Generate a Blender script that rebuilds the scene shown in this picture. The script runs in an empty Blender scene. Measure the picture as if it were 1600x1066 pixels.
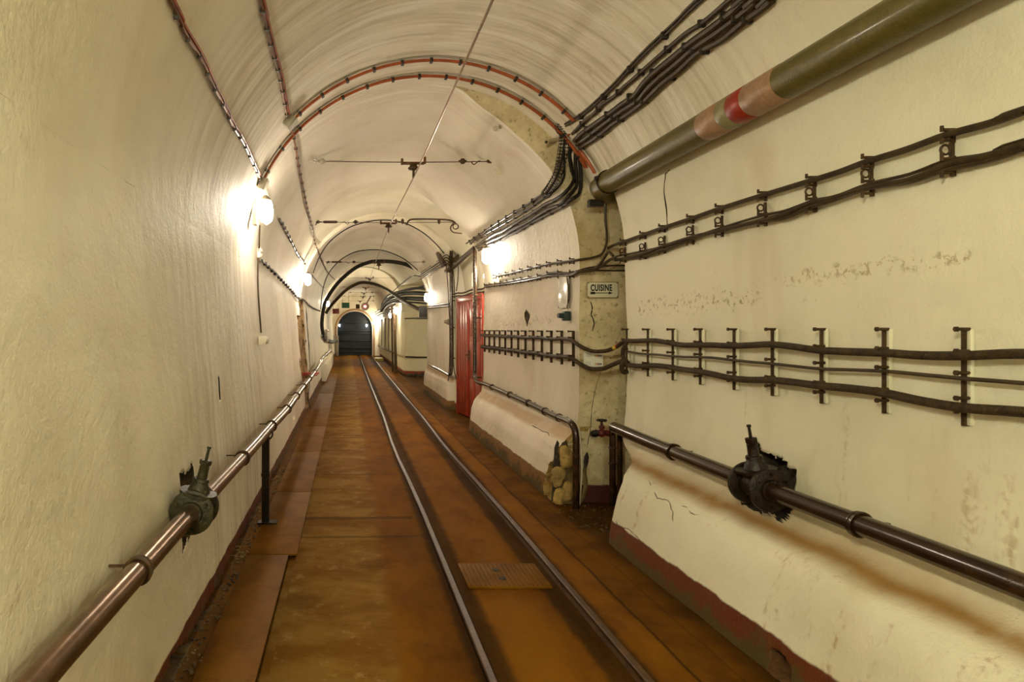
import bpy, bmesh, math, random
from mathutils import Vector, Matrix, noise
R = math.radians
random.seed(7)
scene = bpy.context.scene
col = scene.collection
V3 = Vector
HC = 1.30                     # camera height; the focal length is 1000 px
VX, VY = 543.0, 515.0

# ------------------------------------------------------------------ materials
class NT:
    def __init__(s, name):
        s.m = bpy.data.materials.new(name); s.m.use_nodes = True
        s.t = s.m.node_tree; s.n = s.t.nodes; s.l = s.t.links
        s.b = s.n['Principled BSDF']
        g = s.n.new('ShaderNodeNewGeometry'); s.pos = g.outputs['Position']
        sp = s.n.new('ShaderNodeSeparateXYZ'); s.l.new(s.pos, sp.inputs[0])
        s.x, s.y, s.z = sp.outputs[0], sp.outputs[1], sp.outputs[2]
    def val(s, sock, v):
        if hasattr(v, 'links') or hasattr(v, 'is_output'): s.l.new(v, sock)
        else: sock.default_value = v
    def math(s, op, a, b=0.0, c=0.0, clamp=False):
        k = s.n.new('ShaderNodeMath'); k.operation = op; k.use_clamp = clamp
        s.val(k.inputs[0], a); s.val(k.inputs[1], b); s.val(k.inputs[2], c)
        return k.outputs[0]
    def noise(s, scale, vec=None, detail=4, rough=.55, dist=0):
        k = s.n.new('ShaderNodeTexNoise'); k.inputs['Scale'].default_value = scale
        k.inputs['Detail'].default_value = detail; k.inputs['Roughness'].default_value = rough
        k.inputs['Distortion'].default_value = dist
        s.l.new(vec if vec is not None else s.pos, k.inputs['Vector'])
        return k.outputs['Fac']
    def scaled(s, sx, sy, sz):
        k = s.n.new('ShaderNodeVectorMath'); k.operation = 'MULTIPLY'
        s.l.new(s.pos, k.inputs[0]); k.inputs[1].default_value = (sx, sy, sz)
        return k.outputs[0]
    def step(s, v, lo, hi):
        k = s.n.new('ShaderNodeMapRange'); k.interpolation_type = 'SMOOTHSTEP'
        s.val(k.inputs[0], v); k.inputs[1].default_value = lo; k.inputs[2].default_value = hi
        return k.outputs[0]
    def mix(s, f, a, b):
        k = s.n.new('ShaderNodeMix'); k.data_type = 'RGBA'
        s.val(k.inputs[0], f)
        for i, v in ((6, a), (7, b)):
            if isinstance(v, tuple): k.inputs[i].default_value = (v[0], v[1], v[2], 1)
            else: s.l.new(v, k.inputs[i])
        return k.outputs[2]
    def mul(s, a, b): return s.math('MULTIPLY', a, b)
    def color(s, c):
        if isinstance(c, tuple): s.b.inputs['Base Color'].default_value = (c[0], c[1], c[2], 1)
        else: s.l.new(c, s.b.inputs['Base Color'])
    def rough(s, v): s.val(s.b.inputs['Roughness'], v)
    def metal(s, v): s.val(s.b.inputs['Metallic'], v)
    def bump(s, h, strength=.5, dist=.01):
        k = s.n.new('ShaderNodeBump'); k.inputs['Strength'].default_value = strength
        k.inputs['Distance'].default_value = dist; s.l.new(h, k.inputs['Height'])
        s.l.new(k.outputs[0], s.b.inputs['Normal'])

def box_mask(n, a, lo, hi, soft):
    return n.mul(n.step(a, lo - soft, lo + soft), n.math('SUBTRACT', 1.0, n.step(a, hi - soft, hi + soft)))

def wall_mat(name, base, base2, skirt, skirt_h, ochre=None, drips=.5, streaks=False, blotch=None, marks=()):
    n = NT(name)
    c = n.mix(n.step(n.noise(1.3, detail=5), .38, .66), base, base2)
    fine = n.noise(34, detail=3)
    # grey-brown scuffs
    sc = n.mul(n.step(n.noise(3.1, detail=8, rough=.7), .57, .74), n.step(n.noise(24, detail=3), .5, .68))
    c = n.mix(n.mul(sc, .55), c, (.36, .26, .13))
    # rusty runs below
    dv = n.noise(1.0, n.scaled(9, 9, .9), detail=5, rough=.65)
    low = n.math('SUBTRACT', 1.0, n.step(n.z, .2, 1.5))
    dr = n.mul(n.mul(n.step(dv, .56, .72), low), n.step(fine, .42, .62))
    c = n.mix(n.mul(dr, drips), c, (.36, .19, .06))
    # soft tall stains
    st = n.step(n.noise(1.0, n.scaled(2.6, 2.6, .35), detail=4), .54, .74)
    c = n.mix(n.mul(st, .30), c, (.55, .43, .26))
    if streaks:  # brush strokes in raking lamp light: lit and shaded sides put into the colour
        sv = n.noise(1.0, n.scaled(1.2, 16, .7), detail=6, rough=.7)
        zone = box_mask(n, n.y, 2.9, 5.0, .55)
        c = n.mix(n.mul(n.mul(n.step(sv, .5, .62), zone), .55), c, (.90, .86, .80))
        c = n.mix(n.mul(n.mul(n.step(sv, .5, .36), zone), .38), c, (.30, .22, .14))
    if ochre:
        for (z0, z1, amt, cc) in ochre:
            wob = n.math('ADD', n.z, n.mul(n.math('SUBTRACT', n.noise(2.2), .5), .05))
            m = n.mul(box_mask(n, wob, z0, z1, .022), n.step(n.noise(3, detail=5), .12, .50))
            c = n.mix(n.mul(m, amt), c, cc)
    for (y0, y1, z0, z1, cc, th) in marks:     # crumbled or mouldy marks with an outline of their own
        w1 = n.math('ADD', n.y, n.mul(n.math('SUBTRACT', n.noise(7, detail=5), .5), .22))
        w2 = n.math('ADD', n.z, n.mul(n.math('SUBTRACT', n.noise(9, detail=6), .5), .16))
        m = n.mul(box_mask(n, w1, y0, y1, .03), box_mask(n, w2, z0, z1, .012))
        m = n.mul(m, n.step(n.noise(30, detail=5, rough=.7), th, th + .1))
        c = n.mix(n.mul(m, .8), c, cc)
    if skirt:
        edge = n.math('ADD', n.z, n.mul(n.math('SUBTRACT', n.noise(6, detail=5), .5), .035))
        sk = n.math('SUBTRACT', 1.0, n.step(edge, skirt_h - .006, skirt_h + .006))
        sc2 = n.mix(n.step(n.math('ADD', n.noise(7, detail=7, rough=.7), n.mul(n.math('SUBTRACT', skirt_h * .5, n.z), 2.2)), .47, .58), skirt, (.075, .048, .010))
        c = n.mix(sk, c, sc2)
    n.color(c)
    n.rough(.62)
    n.b.inputs['Specular IOR Level'].default_value = .35
    h = n.math('ADD', n.mul(n.noise(14, detail=6, rough=.6), 1.0), n.mul(n.noise(90, detail=2), .25))
    if streaks:
        sv2 = n.noise(1.0, n.scaled(2, 20, 1.2), detail=5, rough=.7)
        h = n.math('ADD', h, n.mul(n.mul(sv2, box_mask(n, n.y, 2.8, 5.2, .8)), .42))
    n.bump(h, .55, .012)
    return n.m

CREAM, CREAM2 = (.74, .68, .55), (.65, .585, .45)
M = {}
M['wall_l'] = wall_mat('plaster_left', CREAM, CREAM2, (.115, .024, .003), .12, drips=.35, streaks=True,
                       marks=((9.9, 10.9, 1.12, 1.45, (.5, .36, .16), .3),))
M['wall_r'] = wall_mat('plaster_right', (.78, .73, .58), (.68, .63, .48), (.115, .024, .003), .135, drips=.75,
                       ochre=((.434, .477, 1.0, (.30, .165, .042)), (.477, .512, .55, (.5, .34, .15))),
                       marks=((3.0, 4.25, 1.40, 1.50, (.30, .22, .08), .53), (2.0, 2.9, 1.50, 1.545, (.42, .33, .18), .50)))
M['wall_r2'] = wall_mat('plaster_right_far', (.73, .66, .54), (.62, .54, .42), (.20, .095, .03), .155, drips=.6,
                        ochre=((.445, .53, .75, (.48, .30, .13)),),
                        marks=((5.4, 7.2, 1.34, 1.40, (.36, .27, .14), .50),))
M['vault'] = wall_mat('plaster_vault', CREAM, CREAM2, None, 0, drips=0, streaks=True)
M['vault_y'] = wall_mat('plaster_vault_yellow', (.77, .72, .56), (.70, .65, .48), None, 0, drips=0)
M['wall_y'] = wall_mat('plaster_yellow', (.78, .74, .54), (.72, .67, .47), (.30, .06, .03), .13, drips=.4)

def concrete(name, a, b, skirt=None):
    n = NT(name)
    c = n.mix(n.step(n.noise(5, detail=7, rough=.65), .36, .64), a, b)
    c = n.mix(n.mul(n.step(n.noise(26, detail=5), .55, .7), .6), c, (.12, .085, .03))
    c = n.mix(n.mul(n.step(n.noise(2.2, detail=4), .52, .64), .5), c, (.34, .22, .07))
    if skirt:
        sk = n.math('SUBTRACT', 1.0, n.step(n.math('ADD', n.z, n.mul(n.noise(6), .03)), .14, .155))
        c = n.mix(sk, c, skirt)
    n.color(c); n.rough(.85)
    n.bump(n.math('ADD', n.noise(22, detail=6, rough=.7), n.mul(n.noise(120, detail=2), .3)), .8, .02)
    return n.m
M['concrete'] = concrete('bare_concrete', (.78, .66, .44), (.60, .49, .29), (.07, .010, .004))
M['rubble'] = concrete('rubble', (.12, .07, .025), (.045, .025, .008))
M['orange_stone'] = concrete('orange_cavity', (.20, .085, .018), (.08, .03, .008))
M['masonry'] = concrete('brown_masonry', (.34, .21, .09), (.15, .085, .03))
M['near_black'] = concrete('dark_cavity', (.05, .035, .018), (.018, .012, .008))  # near-black: shade inside holes and gaps put into the colour; also for debris
M['stone'] = concrete('yellow_stone', (.52, .34, .10), (.30, .19, .06))

def floor_mat():
    n = NT('tunnel_floor')
    x, y = n.x, n.y
    wx = n.math('ADD', x, n.mul(n.math('SUBTRACT', n.noise(2.5, detail=6), .5), .14))
    fl = n.noise(1.0, n.scaled(3.2, 1.4, 1), detail=7, rough=.62)
    track = n.mix(n.step(fl, .36, .66), (.190, .071, .0018), (.125, .043, .0010))
    walk = n.mix(n.step(n.noise(1.0, n.scaled(2.0, 3.6, 1), detail=8, rough=.66), .38, .62), (.215, .115, .020), (.145, .060, .004))
    walk = n.mix(n.mul(n.step(n.noise(9, detail=7, rough=.7), .55, .7), .55), walk, (.34, .22, .075))
    iswalk = box_mask(n, wx, -.40, .20, .035)
    c = n.mix(iswalk, track, walk)
    right = n.mix(n.step(n.noise(3.3, detail=6), .4, .62), (.145, .055, .0015), (.090, .032, .001))
    c = n.mix(n.step(wx, 1.27, 1.31), c, right)
    # dark band along the rails: flangeway shade put into the colour, plus oily dirt
    for a, b in ((.475, .63), (.965, 1.15)):
        wob = n.math('ADD', x, n.mul(n.math('SUBTRACT', n.noise(11, detail=5), .5), .04))
        c = n.mix(n.mul(box_mask(n, wob, a, b, .022), .72), c, (.022, .009, .001))
    # cross joints between slabs
    yy = n.math('ADD', y, n.mul(n.math('SUBTRACT', n.noise(4, detail=4), .5), .05))
    for yj, w in ((4.02, .016), (4.42, .03), (5.75, .014), (7.7, .02), (12, .03)):
        m = n.mul(box_mask(n, yy, yj - w, yj + w, .01), box_mask(n, x, -.40, .45, .02))
        c = n.mix(n.mul(m, .62), c, (.05, .02, .002))
    # seams running along the tunnel
    for xj, w, k in ((1.305, .007, .8), (1.47, .006, .3)):
        wob = n.math('ADD', x, n.mul(n.math('SUBTRACT', n.noise(2.5, detail=4), .5), .03))
        c = n.mix(n.mul(box_mask(n, wob, xj - w, xj + w, .005), k), c, (.02, .008, .001))
    # darker, dirty edges under the walls
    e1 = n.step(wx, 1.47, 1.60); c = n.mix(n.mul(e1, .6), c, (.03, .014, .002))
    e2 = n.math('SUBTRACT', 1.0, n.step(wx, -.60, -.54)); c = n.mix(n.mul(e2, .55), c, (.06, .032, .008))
    blot = n.mul(n.step(n.noise(2.2, detail=5), .58, .66), .35)
    c = n.mix(blot, c, (.055, .020, .001))
    n.color(c)
    n.rough(n.math('ADD', .62, n.mul(n.noise(4, detail=4), .3)))
    n.b.inputs['Specular IOR Level'].default_value = .05
    n.bump(n.math('ADD', n.noise(18, detail=8, rough=.7), n.mul(n.noise(110, detail=2), .35)), .7, .012)
    return n.m
M['floor'] = floor_mat()

def simple(name, a, b=None, rough=.5, metal=0.0, sc=18, bump=.0, spec=.3, bd=.004, coat=0):
    n = NT(name)
    if b: n.color(n.mix(n.step(n.noise(sc, detail=5, rough=.65), .4, .62), a, b))
    else: n.color(a)
    n.rough(rough); n.metal(metal)
    if spec is not None: n.b.inputs['Specular IOR Level'].default_value = spec
    if coat: n.b.inputs['Coat Weight'].default_value = coat; n.b.inputs['Coat Roughness'].default_value = .15
    if bump: n.bump(n.noise(sc * 4, detail=4), bump, bd)
    return n.m
M['green_pipe'] = simple('olive_paint', (.085, .066, .009), (.11, .08, .014), .36, sc=30, bump=.55, coat=.15)
M['band_tan'] = simple('tan_band_paint', (.27, .155, .085), (.34, .20, .115), .38, sc=30, bump=.3)
M['band_red'] = simple('red_band_paint', (.26, .022, .010), None, .38)
M['band_grey'] = simple('grey_green_band', (.22, .19, .09), None, .38)
M['steel_pipe'] = simple('brown_lacquered_steel', (.12, .07, .038), (.18, .105, .06), .26, .75, 9, .12)
M['black_pipe'] = simple('black_lacquered_steel', (.020, .009, .004), (.042, .019, .007), .24, .15, 11, .15, coat=.3)
M['cast'] = simple('green_black_cast_iron', (.020, .018, .006), (.038, .028, .009), .40, .1, 22, .7, bd=.006)
M['cast_dark'] = simple('oily_cast_iron', (.007, .004, .002), (.018, .008, .003), .30, .1, 22, .7, bd=.006)
M['iron'] = simple('rusty_dark_iron', (.035, .018, .006), (.07, .035, .012), .6, .0, 40, .5, spec=.2)
M['iron_rust'] = simple('rust', (.11, .045, .013), (.05, .022, .008), .75, .0, 40, .6)
M['cable'] = simple('brown_black_cable', (.050, .030, .009), (.028, .016, .005), .45, 0, 22, .3)
M['cable_thick'] = simple('tarred_jute_cable', (.052, .029, .007), (.024, .012, .003), .6, 0, 30, .9, bd=.008)
M['cable_black'] = simple('black_cable', (.011, .008, .005), None, .6)
M['copper'] = simple('orange_copper_sheath', (.36, .080, .020), (.26, .06, .018), .42, .05, 16)
M['copper_dark'] = simple('brown_copper_sheath', (.22, .09, .04), (.13, .06, .03), .38, .3, 22)
M['clip'] = simple('black_clip', (.025, .018, .012), None, .5, .2)
M['box_grey'] = simple('grey_metal_box', (.30, .26, .20), None, .45, .3)
M['plastic'] = simple('old_cream_plastic', (.60, .54, .42), None, .4)
M['green_black'] = simple('teal_black_plastic', (.018, .035, .035), None, .35)
M['red_paint'] = simple('red_gloss_paint', (.30, .030, .014), (.23, .020, .010), .28, 0, 6, .15, coat=.2)
M['red_dark'] = simple('dark_red_paint', (.11, .012, .006), (.05, .008, .004), .4, 0, 30, .3)
M['red_bar'] = simple('red_bar_paint', (.36, .02, .015), None, .4)
M['rail'] = simple('brown_rail_steel', (.052, .022, .006), (.085, .038, .012), .42, .0, 14, .3, spec=.3)
M['enamel'] = simple('cream_enamel', (.70, .66, .52), (.64, .60, .46), .25, 0, 12)
M['enamel_rust'] = simple('enamel_rim', (.28, .20, .10), None, .5)
M['ink'] = simple('black_lettering', (.012, .012, .012), None, .4)
M['paper'] = simple('white_paper', (.80, .78, .72), None, .5)
M['grey_print'] = simple('grey_print', (.35, .33, .30), None, .6)
M['red_print'] = simple('red_print', (.55, .10, .08), None, .6)
M['purple_print'] = simple('purple_print', (.16, .08, .16), None, .6)
M['yellow_print'] = simple('yellow_print', (.55, .42, .05), None, .6)
M['porcelain'] = simple('grey_porcelain', (.30, .25, .19), None, .35)
M['pale_metal'] = simple('galvanised_metal', (.46, .40, .32), (.36, .30, .23), .4, .5, 30)
M['wire'] = simple('copper_contact_wire', (.38, .27, .19), (.28, .19, .13), .35, .5, 30)
M['sign_green'] = simple('green_sign_paint', (.018, .13, .045), None, .4)
M['sign_red'] = simple('red_brown_sign_paint', (.24, .035, .018), None, .4)
M['yellow_paint'] = simple('yellow_kerb_paint', (.50, .40, .08), (.36, .27, .06), .5)
M['steel_door'] = simple('blue_black_steel_door', (.009, .011, .013), (.017, .019, .021), .33, .5, 3, .2)
M['steel_rib'] = simple('dark_rib_paint', (.014, .014, .015), None, .4, .4)
M['timber'] = simple('dark_timber', (.10, .06, .03), (.05, .03, .015), .7)

def plate_mat():
    n = NT('chequered_plate')
    def tread(ang, ph):
        ca, sa = math.cos(ang), math.sin(ang)
        u = n.math('ADD', n.mul(n.x, ca * 260), n.mul(n.y, sa * 260))
        return n.math('SINE', n.math('ADD', u, ph))
    h = n.math('MAXIMUM', n.math('MULTIPLY', tread(.6, 0), tread(-.6, 0)), 0.0)
    h = n.step(h, .35, .6)
    c = n.mix(n.step(n.noise(4, detail=6, rough=.65), .4, .6), (.115, .044, .0016), (.160, .066, .005))
    c = n.mix(n.mul(h, .35), c, (.15, .068, .010))
    n.color(c); n.rough(.55); n.metal(.0); n.b.inputs['Specular IOR Level'].default_value = .04
    n.bump(h, .6, .002)
    return n.m
M['plate'] = plate_mat()

def emit(name, c, s):
    m = bpy.data.materials.new(name); m.use_nodes = True
    b = m.node_tree.nodes['Principled BSDF']
    b.inputs['Base Color'].default_value = (.9, .88, .8, 1); b.inputs['Roughness'].default_value = .2
    b.inputs['Emission Color'].default_value = (c[0], c[1], c[2], 1)
    b.inputs['Emission Strength'].default_value = s
    return m
LS = 1.0
WARM = (1.0, 1.0, .70); MID = (1.0, .88, .72)
M['glow_warm'] = emit('lit_globe_warm', WARM, 390 * LS)
M['glow_weak'] = emit('lit_globe_weak', WARM, 110 * LS)
M['glow_strong'] = emit('lit_globe_strong', MID, 150 * LS)
M['glow_soft'] = emit('lit_globe_soft', MID, 95 * LS)
M['glow_mid'] = emit('lit_globe', MID, 100 * LS)
M['glow_far'] = emit('lit_globe_far', (1.0, .90, .68), 150 * LS)
M['glow_cold'] = emit('lit_globe_cold', (.75, .85, 1.0), 18 * LS)
M['glow_red'] = emit('red_signal_lens', (1.0, .25, .2), 8)

# ------------------------------------------------------------------ mesh helpers
WLOC = {}
def catmull(pts, n=6):
    pts = [V3(p) for p in pts]
    if len(pts) < 3: return pts
    out = []
    P = [pts[0] * 2 - pts[1]] + pts + [pts[-1] * 2 - pts[-2]]
    for i in range(1, len(P) - 2):
        a, b, c, d = P[i - 1], P[i], P[i + 1], P[i + 2]
        for k in range(n):
            t = k / n
            out.append(.5 * ((2 * b) + (c - a) * t + (2 * a - 5 * b + 4 * c - d) * t * t + (3 * b - a - 3 * c + d) * t ** 3))
    out.append(pts[-1])
    return out

class MB:
    def __init__(s): s.bm = bmesh.new(); s.mi = 0
    def ring_tube(s, pts, r, seg=8, caps=True, closed=False):
        pts = [V3(p) for p in pts]
        q = [pts[0]]
        for p in pts[1:]:
            if (p - q[-1]).length > 1e-5: q.append(p)
        pts = q; n = len(pts)
        rr = r if isinstance(r, (list, tuple)) else [r] * n
        if len(rr) < n: rr = list(rr) + [rr[-1]] * (n - len(rr))
        T = []
        for i in range(n):
            if closed: t = pts[(i + 1) % n] - pts[i - 1]
            else: t = pts[min(i + 1, n - 1)] - pts[max(i - 1, 0)]
            T.append(t.normalized())
        up = V3((0, 0, 1)) if abs(T[0].z) < .9 else V3((1, 0, 0))
        u = T[0].cross(up).normalized(); rings = []
        for i in range(n):
            u = (u - T[i] * u.dot(T[i])).normalized(); v = T[i].cross(u)
            rings.append([s.bm.verts.new(pts[i] + (u * math.cos(2 * math.pi * k / seg) + v * math.sin(2 * math.pi * k / seg)) * rr[i]) for k in range(seg)])
        m = n if closed else n - 1
        for i in range(m):
            a, b = rings[i], rings[(i + 1) % n]
            for k in range(seg):
                f = s.bm.faces.new((a[k], a[(k + 1) % seg], b[(k + 1) % seg], b[k])); f.smooth = True; f.material_index = s.mi
        if caps and not closed:
            for rg, fl in ((rings[0], False), (rings[-1], True)):
                f = s.bm.faces.new(rg if fl else rg[::-1]); f.material_index = s.mi
        return s
    def tube(s, pts, r, seg=8, sm=5, caps=True):
        return s.ring_tube(catmull(pts, sm) if sm else pts, r, seg, caps)
    def cyl(s, a, b, r, r2=None, seg=16):
        return s.ring_tube([a, b], [r, r if r2 is None else r2], seg)
    def lathe(s, o, axis, prof, seg=20):
        o, axis = V3(o), V3(axis).normalized()
        up = V3((0, 0, 1)) if abs(axis.z) < .9 else V3((0, 1, 0))
        u = axis.cross(up).normalized(); v = axis.cross(u); rings = []
        for (h, r) in prof:
            c = o + axis * h
            rings.append([s.bm.verts.new(c + (u * math.cos(2 * math.pi * k / seg) + v * math.sin(2 * math.pi * k / seg)) * max(r, 1e-4)) for k in range(seg)])
        for a, b in zip(rings, rings[1:]):
            for k in range(seg):
                f = s.bm.faces.new((a[k], a[(k + 1) % seg], b[(k + 1) % seg], b[k])); f.smooth = True; f.material_index = s.mi
        for rg, fl in ((rings[0], False), (rings[-1], True)):
            f = s.bm.faces.new(rg if fl else rg[::-1]); f.material_index = s.mi
        return s
    def box(s, c, size, rot=None, bev=0):
        mt = Matrix.Translation(V3(c)) @ (rot.to_4x4() if rot else Matrix.Identity(4)) @ Matrix.Diagonal((size[0], size[1], size[2], 1))
        r = bmesh.ops.create_cube(s.bm, size=1, matrix=mt)
        fs = {f for v in r['verts'] for f in v.link_faces}
        for f in fs: f.material_index = s.mi
        if bev:
            es = {e for v in r['verts'] for e in v.link_edges}
            bmesh.ops.bevel(s.bm, geom=list(es), offset=bev, segments=2, affect='EDGES', profile=.6)
        return s
    def sphere(s, c, r, sc=(1, 1, 1), seg=14, rings=9):
        r_ = bmesh.ops.create_uvsphere(s.bm, u_segments=seg, v_segments=rings, radius=r, matrix=Matrix.Translation(V3(c)) @ Matrix.Diagonal((*sc, 1)))
        for v in r_['verts']:
            for f in v.link_faces: f.smooth = True; f.material_index = s.mi
        return s
    def torus(s, c, axis, R_, r, seg=20, sseg=6, a0=0, a1=360):
        axis = V3(axis).normalized(); up = V3((0, 0, 1)) if abs(axis.z) < .9 else V3((0, 1, 0))
        u = axis.cross(up).normalized(); v = axis.cross(u); full = abs(a1 - a0) >= 359
        n = seg if full else seg + 1
        pts = [V3(c) + (u * math.cos(R(a0 + (a1 - a0) * k / seg)) + v * math.sin(R(a0 + (a1 - a0) * k / seg))) * R_ for k in range(n)]
        return s.ring_tube(pts, r, sseg, caps=not full, closed=full)
    def prism(s, pts, d):                       # polygon pts (3-D), pushed along vector d
        a = [s.bm.verts.new(V3(p)) for p in pts]; b = [s.bm.verts.new(V3(p) + V3(d)) for p in pts]
        n = len(pts); fs = [s.bm.faces.new(a[::-1]), s.bm.faces.new(b)]
        for i in range(n): fs.append(s.bm.faces.new((a[i], a[(i + 1) % n], b[(i + 1) % n], b[i])))
        for f in fs: f.material_index = s.mi
        return s
    def build(s, name, mats, parent=None, origin=None, recalc=True):
        if recalc: bmesh.ops.recalc_face_normals(s.bm, faces=s.bm.faces[:])
        vs = [v.co for v in s.bm.verts]
        lo = V3([min(c[i] for c in vs) for i in range(3)]); hi = V3([max(c[i] for c in vs) for i in range(3)])
        if origin is None: origin = V3(((lo.x + hi.x) / 2, (lo.y + hi.y) / 2, lo.z))
        origin = V3(origin)
        for v in s.bm.verts: v.co -= origin
        me = bpy.data.meshes.new(name); s.bm.to_mesh(me); s.bm.free(); me.set_sharp_from_angle(angle=R(38))
        for m in (mats if isinstance(mats, (list, tuple)) else [mats]): me.materials.append(M[m] if isinstance(m, str) else m)
        o = bpy.data.objects.new(name, me); col.objects.link(o)
        if parent: o.parent = parent; o.location = origin - WLOC[parent.name]
        else: o.location = origin
        WLOC[o.name] = origin
        return o

def tag(o, label=None, cat=None, group=None, kind=None):
    if label: o['label'] = label
    if cat: o['category'] = cat
    if group: o['group'] = group
    if kind: o['kind'] = kind
    return o
def thing(name, label, cat, loc, group=None):
    o = bpy.data.objects.new(name, None); col.objects.link(o); o.location = V3(loc); o.empty_display_size = .05
    WLOC[o.name] = V3(loc)
    return tag(o, label, cat, group)
ORD = ['first', 'second', 'third', 'fourth', 'fifth', 'sixth', 'seventh', 'eighth', 'ninth', 'tenth', 'eleventh', 'twelfth',
       'thirteenth', 'fourteenth', 'fifteenth', 'sixteenth', 'seventeenth', 'eighteenth']

# ------------------------------------------------------------------ tunnel shape
CX, CZ, RR = .58, 1.81, 1.335
def lerp_table(t, x):
    if x <= t[0][0]: return t[0][1]
    for (a, b), (c, d) in zip(t, t[1:]):
        if x <= c: return b + (d - b) * (x - a) / (c - a)
    return t[-1][1]
D2 = [(0, .17), (40, .17), (55, .16), (70, .10), (80, 0), (180, 0)]
D3 = [(0, .02), (30, .0), (90, -.03), (180, 0)]
D4 = [(0, .235), (30, .20), (55, .13), (90, .07), (150, .03), (180, 0)]
D5 = [(0, .40), (30, .33), (60, .17), (90, .09), (180, 0)]
SECT = [(-6, 4.8, [(0, 0)]), (4.8, 8.15, D2), (8.15, 10.3, D3), (10.3, 18, D4), (18, 31.6, D5)]
XL = [(0, -.64), (.6, -.665), (1.2, -.72), (1.81, -.755)]
XR1 = [(0, 1.59), (.05, 1.597), (.12, 1.612), (.28, 1.655), (.38, 1.70), (.43, 1.76), (.46, 1.83), (.50, 1.885), (.56, 1.90), (.8, 1.925), (1.2, 1.94), (1.81, 1.915)]
XR2 = [(0, 1.54), (.12, 1.55), (.30, 1.575), (.40, 1.61), (.46, 1.66), (.50, 1.70), (.56, 1.72), (.8, 1.735), (1.81, 1.745)]
XR4 = [(0, 1.60), (.3, 1.61), (.42, 1.63), (.48, 1.67), (1.0, 1.675), (1.81, 1.68)]
XR5 = [(0, 1.60), (.5, 1.56), (.56, 1.50), (1.81, 1.515)]
def xr3(y): return 1.90 - (y - 8.15) * .085
def sect(y):
    for i, (a, b, d) in enumerate(SECT):
        if y < b: return i
    return 4
def vr(th, i): return RR - lerp_table(SECT[i][2], th)
def xright(z, i, y): return (lerp_table(XR1, z), lerp_table(XR2, z), xr3(y), lerp_table(XR4, z), lerp_table(XR5, z))[i]
def inside(x, y, z, off, sec=None):
    i = sect(y) if sec is None else sec
    if z >= CZ:
        th = math.degrees(math.atan2(z - CZ, x - CX))
        return math.hypot(x - CX, z - CZ) < vr(th, i) - off
    return lerp_table(XL, z) + off < x < xright(z, i, y) - off and z > off
def hit(px, py, off=.015, sec=None):
    dx, dz = (px - VX) / 1000, (VY - py) / 1000
    y = .6
    while y < 31 and inside(dx * y, y, HC + dz * y, off, sec): y += .02
    lo, hi = y - .02, y
    for _ in range(12):
        m = (lo + hi) / 2
        if inside(dx * m, m, HC + dz * m, off, sec): lo = m
        else: hi = m
    return V3((dx * lo, lo, HC + dz * lo))
def at(px, py, y): return V3(((px - VX) / 1000 * y, y, HC + (VY - py) / 1000 * y))
def atx(px, py, x):
    y = x * 1000 / (px - VX); return V3((x, y, HC + (VY - py) / 1000 * y))
def hits(pts, off=.015, sec=None):
    out = []
    for p in pts:
        if isinstance(p, V3): out.append(p)
        elif len(p) == 2: out.append(hit(p[0], p[1], off, sec))
        else: out.append(at(*p))
    return out

def wob(p):
    a = noise.noise_vector(p * .9) * .012 + noise.noise_vector(p * 3.1 + V3((5, 3, 1))) * .0045 + noise.noise_vector(p * 9) * .0028
    return a
def grid(name, rows, mat, kind_name=None, recesses=(), wobble=True, mats=None, smooth=True, top_fix=None):
    bm = bmesh.new()
    vv = [[bm.verts.new(V3(p)) for p in r] for r in rows]
    for a, b in zip(vv, vv[1:]):
        for i in range(len(a) - 1):
            try: f = bm.faces.new((a[i], a[i + 1], b[i + 1], b[i])); f.smooth = smooth
            except ValueError: pass
    bmesh.ops.remove_doubles(bm, verts=bm.verts[:], dist=1e-5)
    for (pred, near, push, jit, mi) in recesses:
        es = set()
        for f in bm.faces:
            if near(f.calc_center_median()): es.update(f.edges)
        bmesh.ops.subdivide_edges(bm, edges=list(es), cuts=3, use_grid_fill=True)
        fs = [f for f in bm.faces if pred(f.calc_center_median())]
        if not fs: continue
        r = bmesh.ops.extrude_face_region(bm, geom=fs)
        nv = [v for v in r['geom'] if isinstance(v, bmesh.types.BMVert)]
        bmesh.ops.translate(bm, verts=nv, vec=V3(push))
        nf = {f for v in nv for f in v.link_faces}
        for f in nf: f.material_index = mi; f.smooth = False
        rim = {v for f in nf for v in f.verts} - set(nv)
        for v in rim:
            j = noise.noise_vector(v.co * 31); v.co.y += j.y * jit; v.co.z += j.z * jit
        for v in nv: v.co += noise.noise_vector(v.co * 23) * min(.02, abs(V3(push).x) * .45 + abs(V3(push).y) * .3)
        bmesh.ops.delete(bm, geom=[f for f in fs if f.is_valid], context='FACES')
    if wobble:
        for v in bm.verts: v.co += wob(v.co)
    me = bpy.data.meshes.new(name); bm.to_mesh(me); bm.free()
    for m in (mats or [mat]): me.materials.append(M[m])
    o = bpy.data.objects.new(name, me); col.objects.link(o); WLOC[o.name] = V3((0, 0, 0))
    o['kind'] = 'structure'
    return o
def frange(a, b, st):
    n = max(1, round((b - a) / st)); return [a + (b - a) * i / n for i in range(n + 1)]
ZS = frange(0, .6, .03) + frange(.66, 1.81, .06)
def nz(p, s=8): return noise.noise(p * s)

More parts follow.
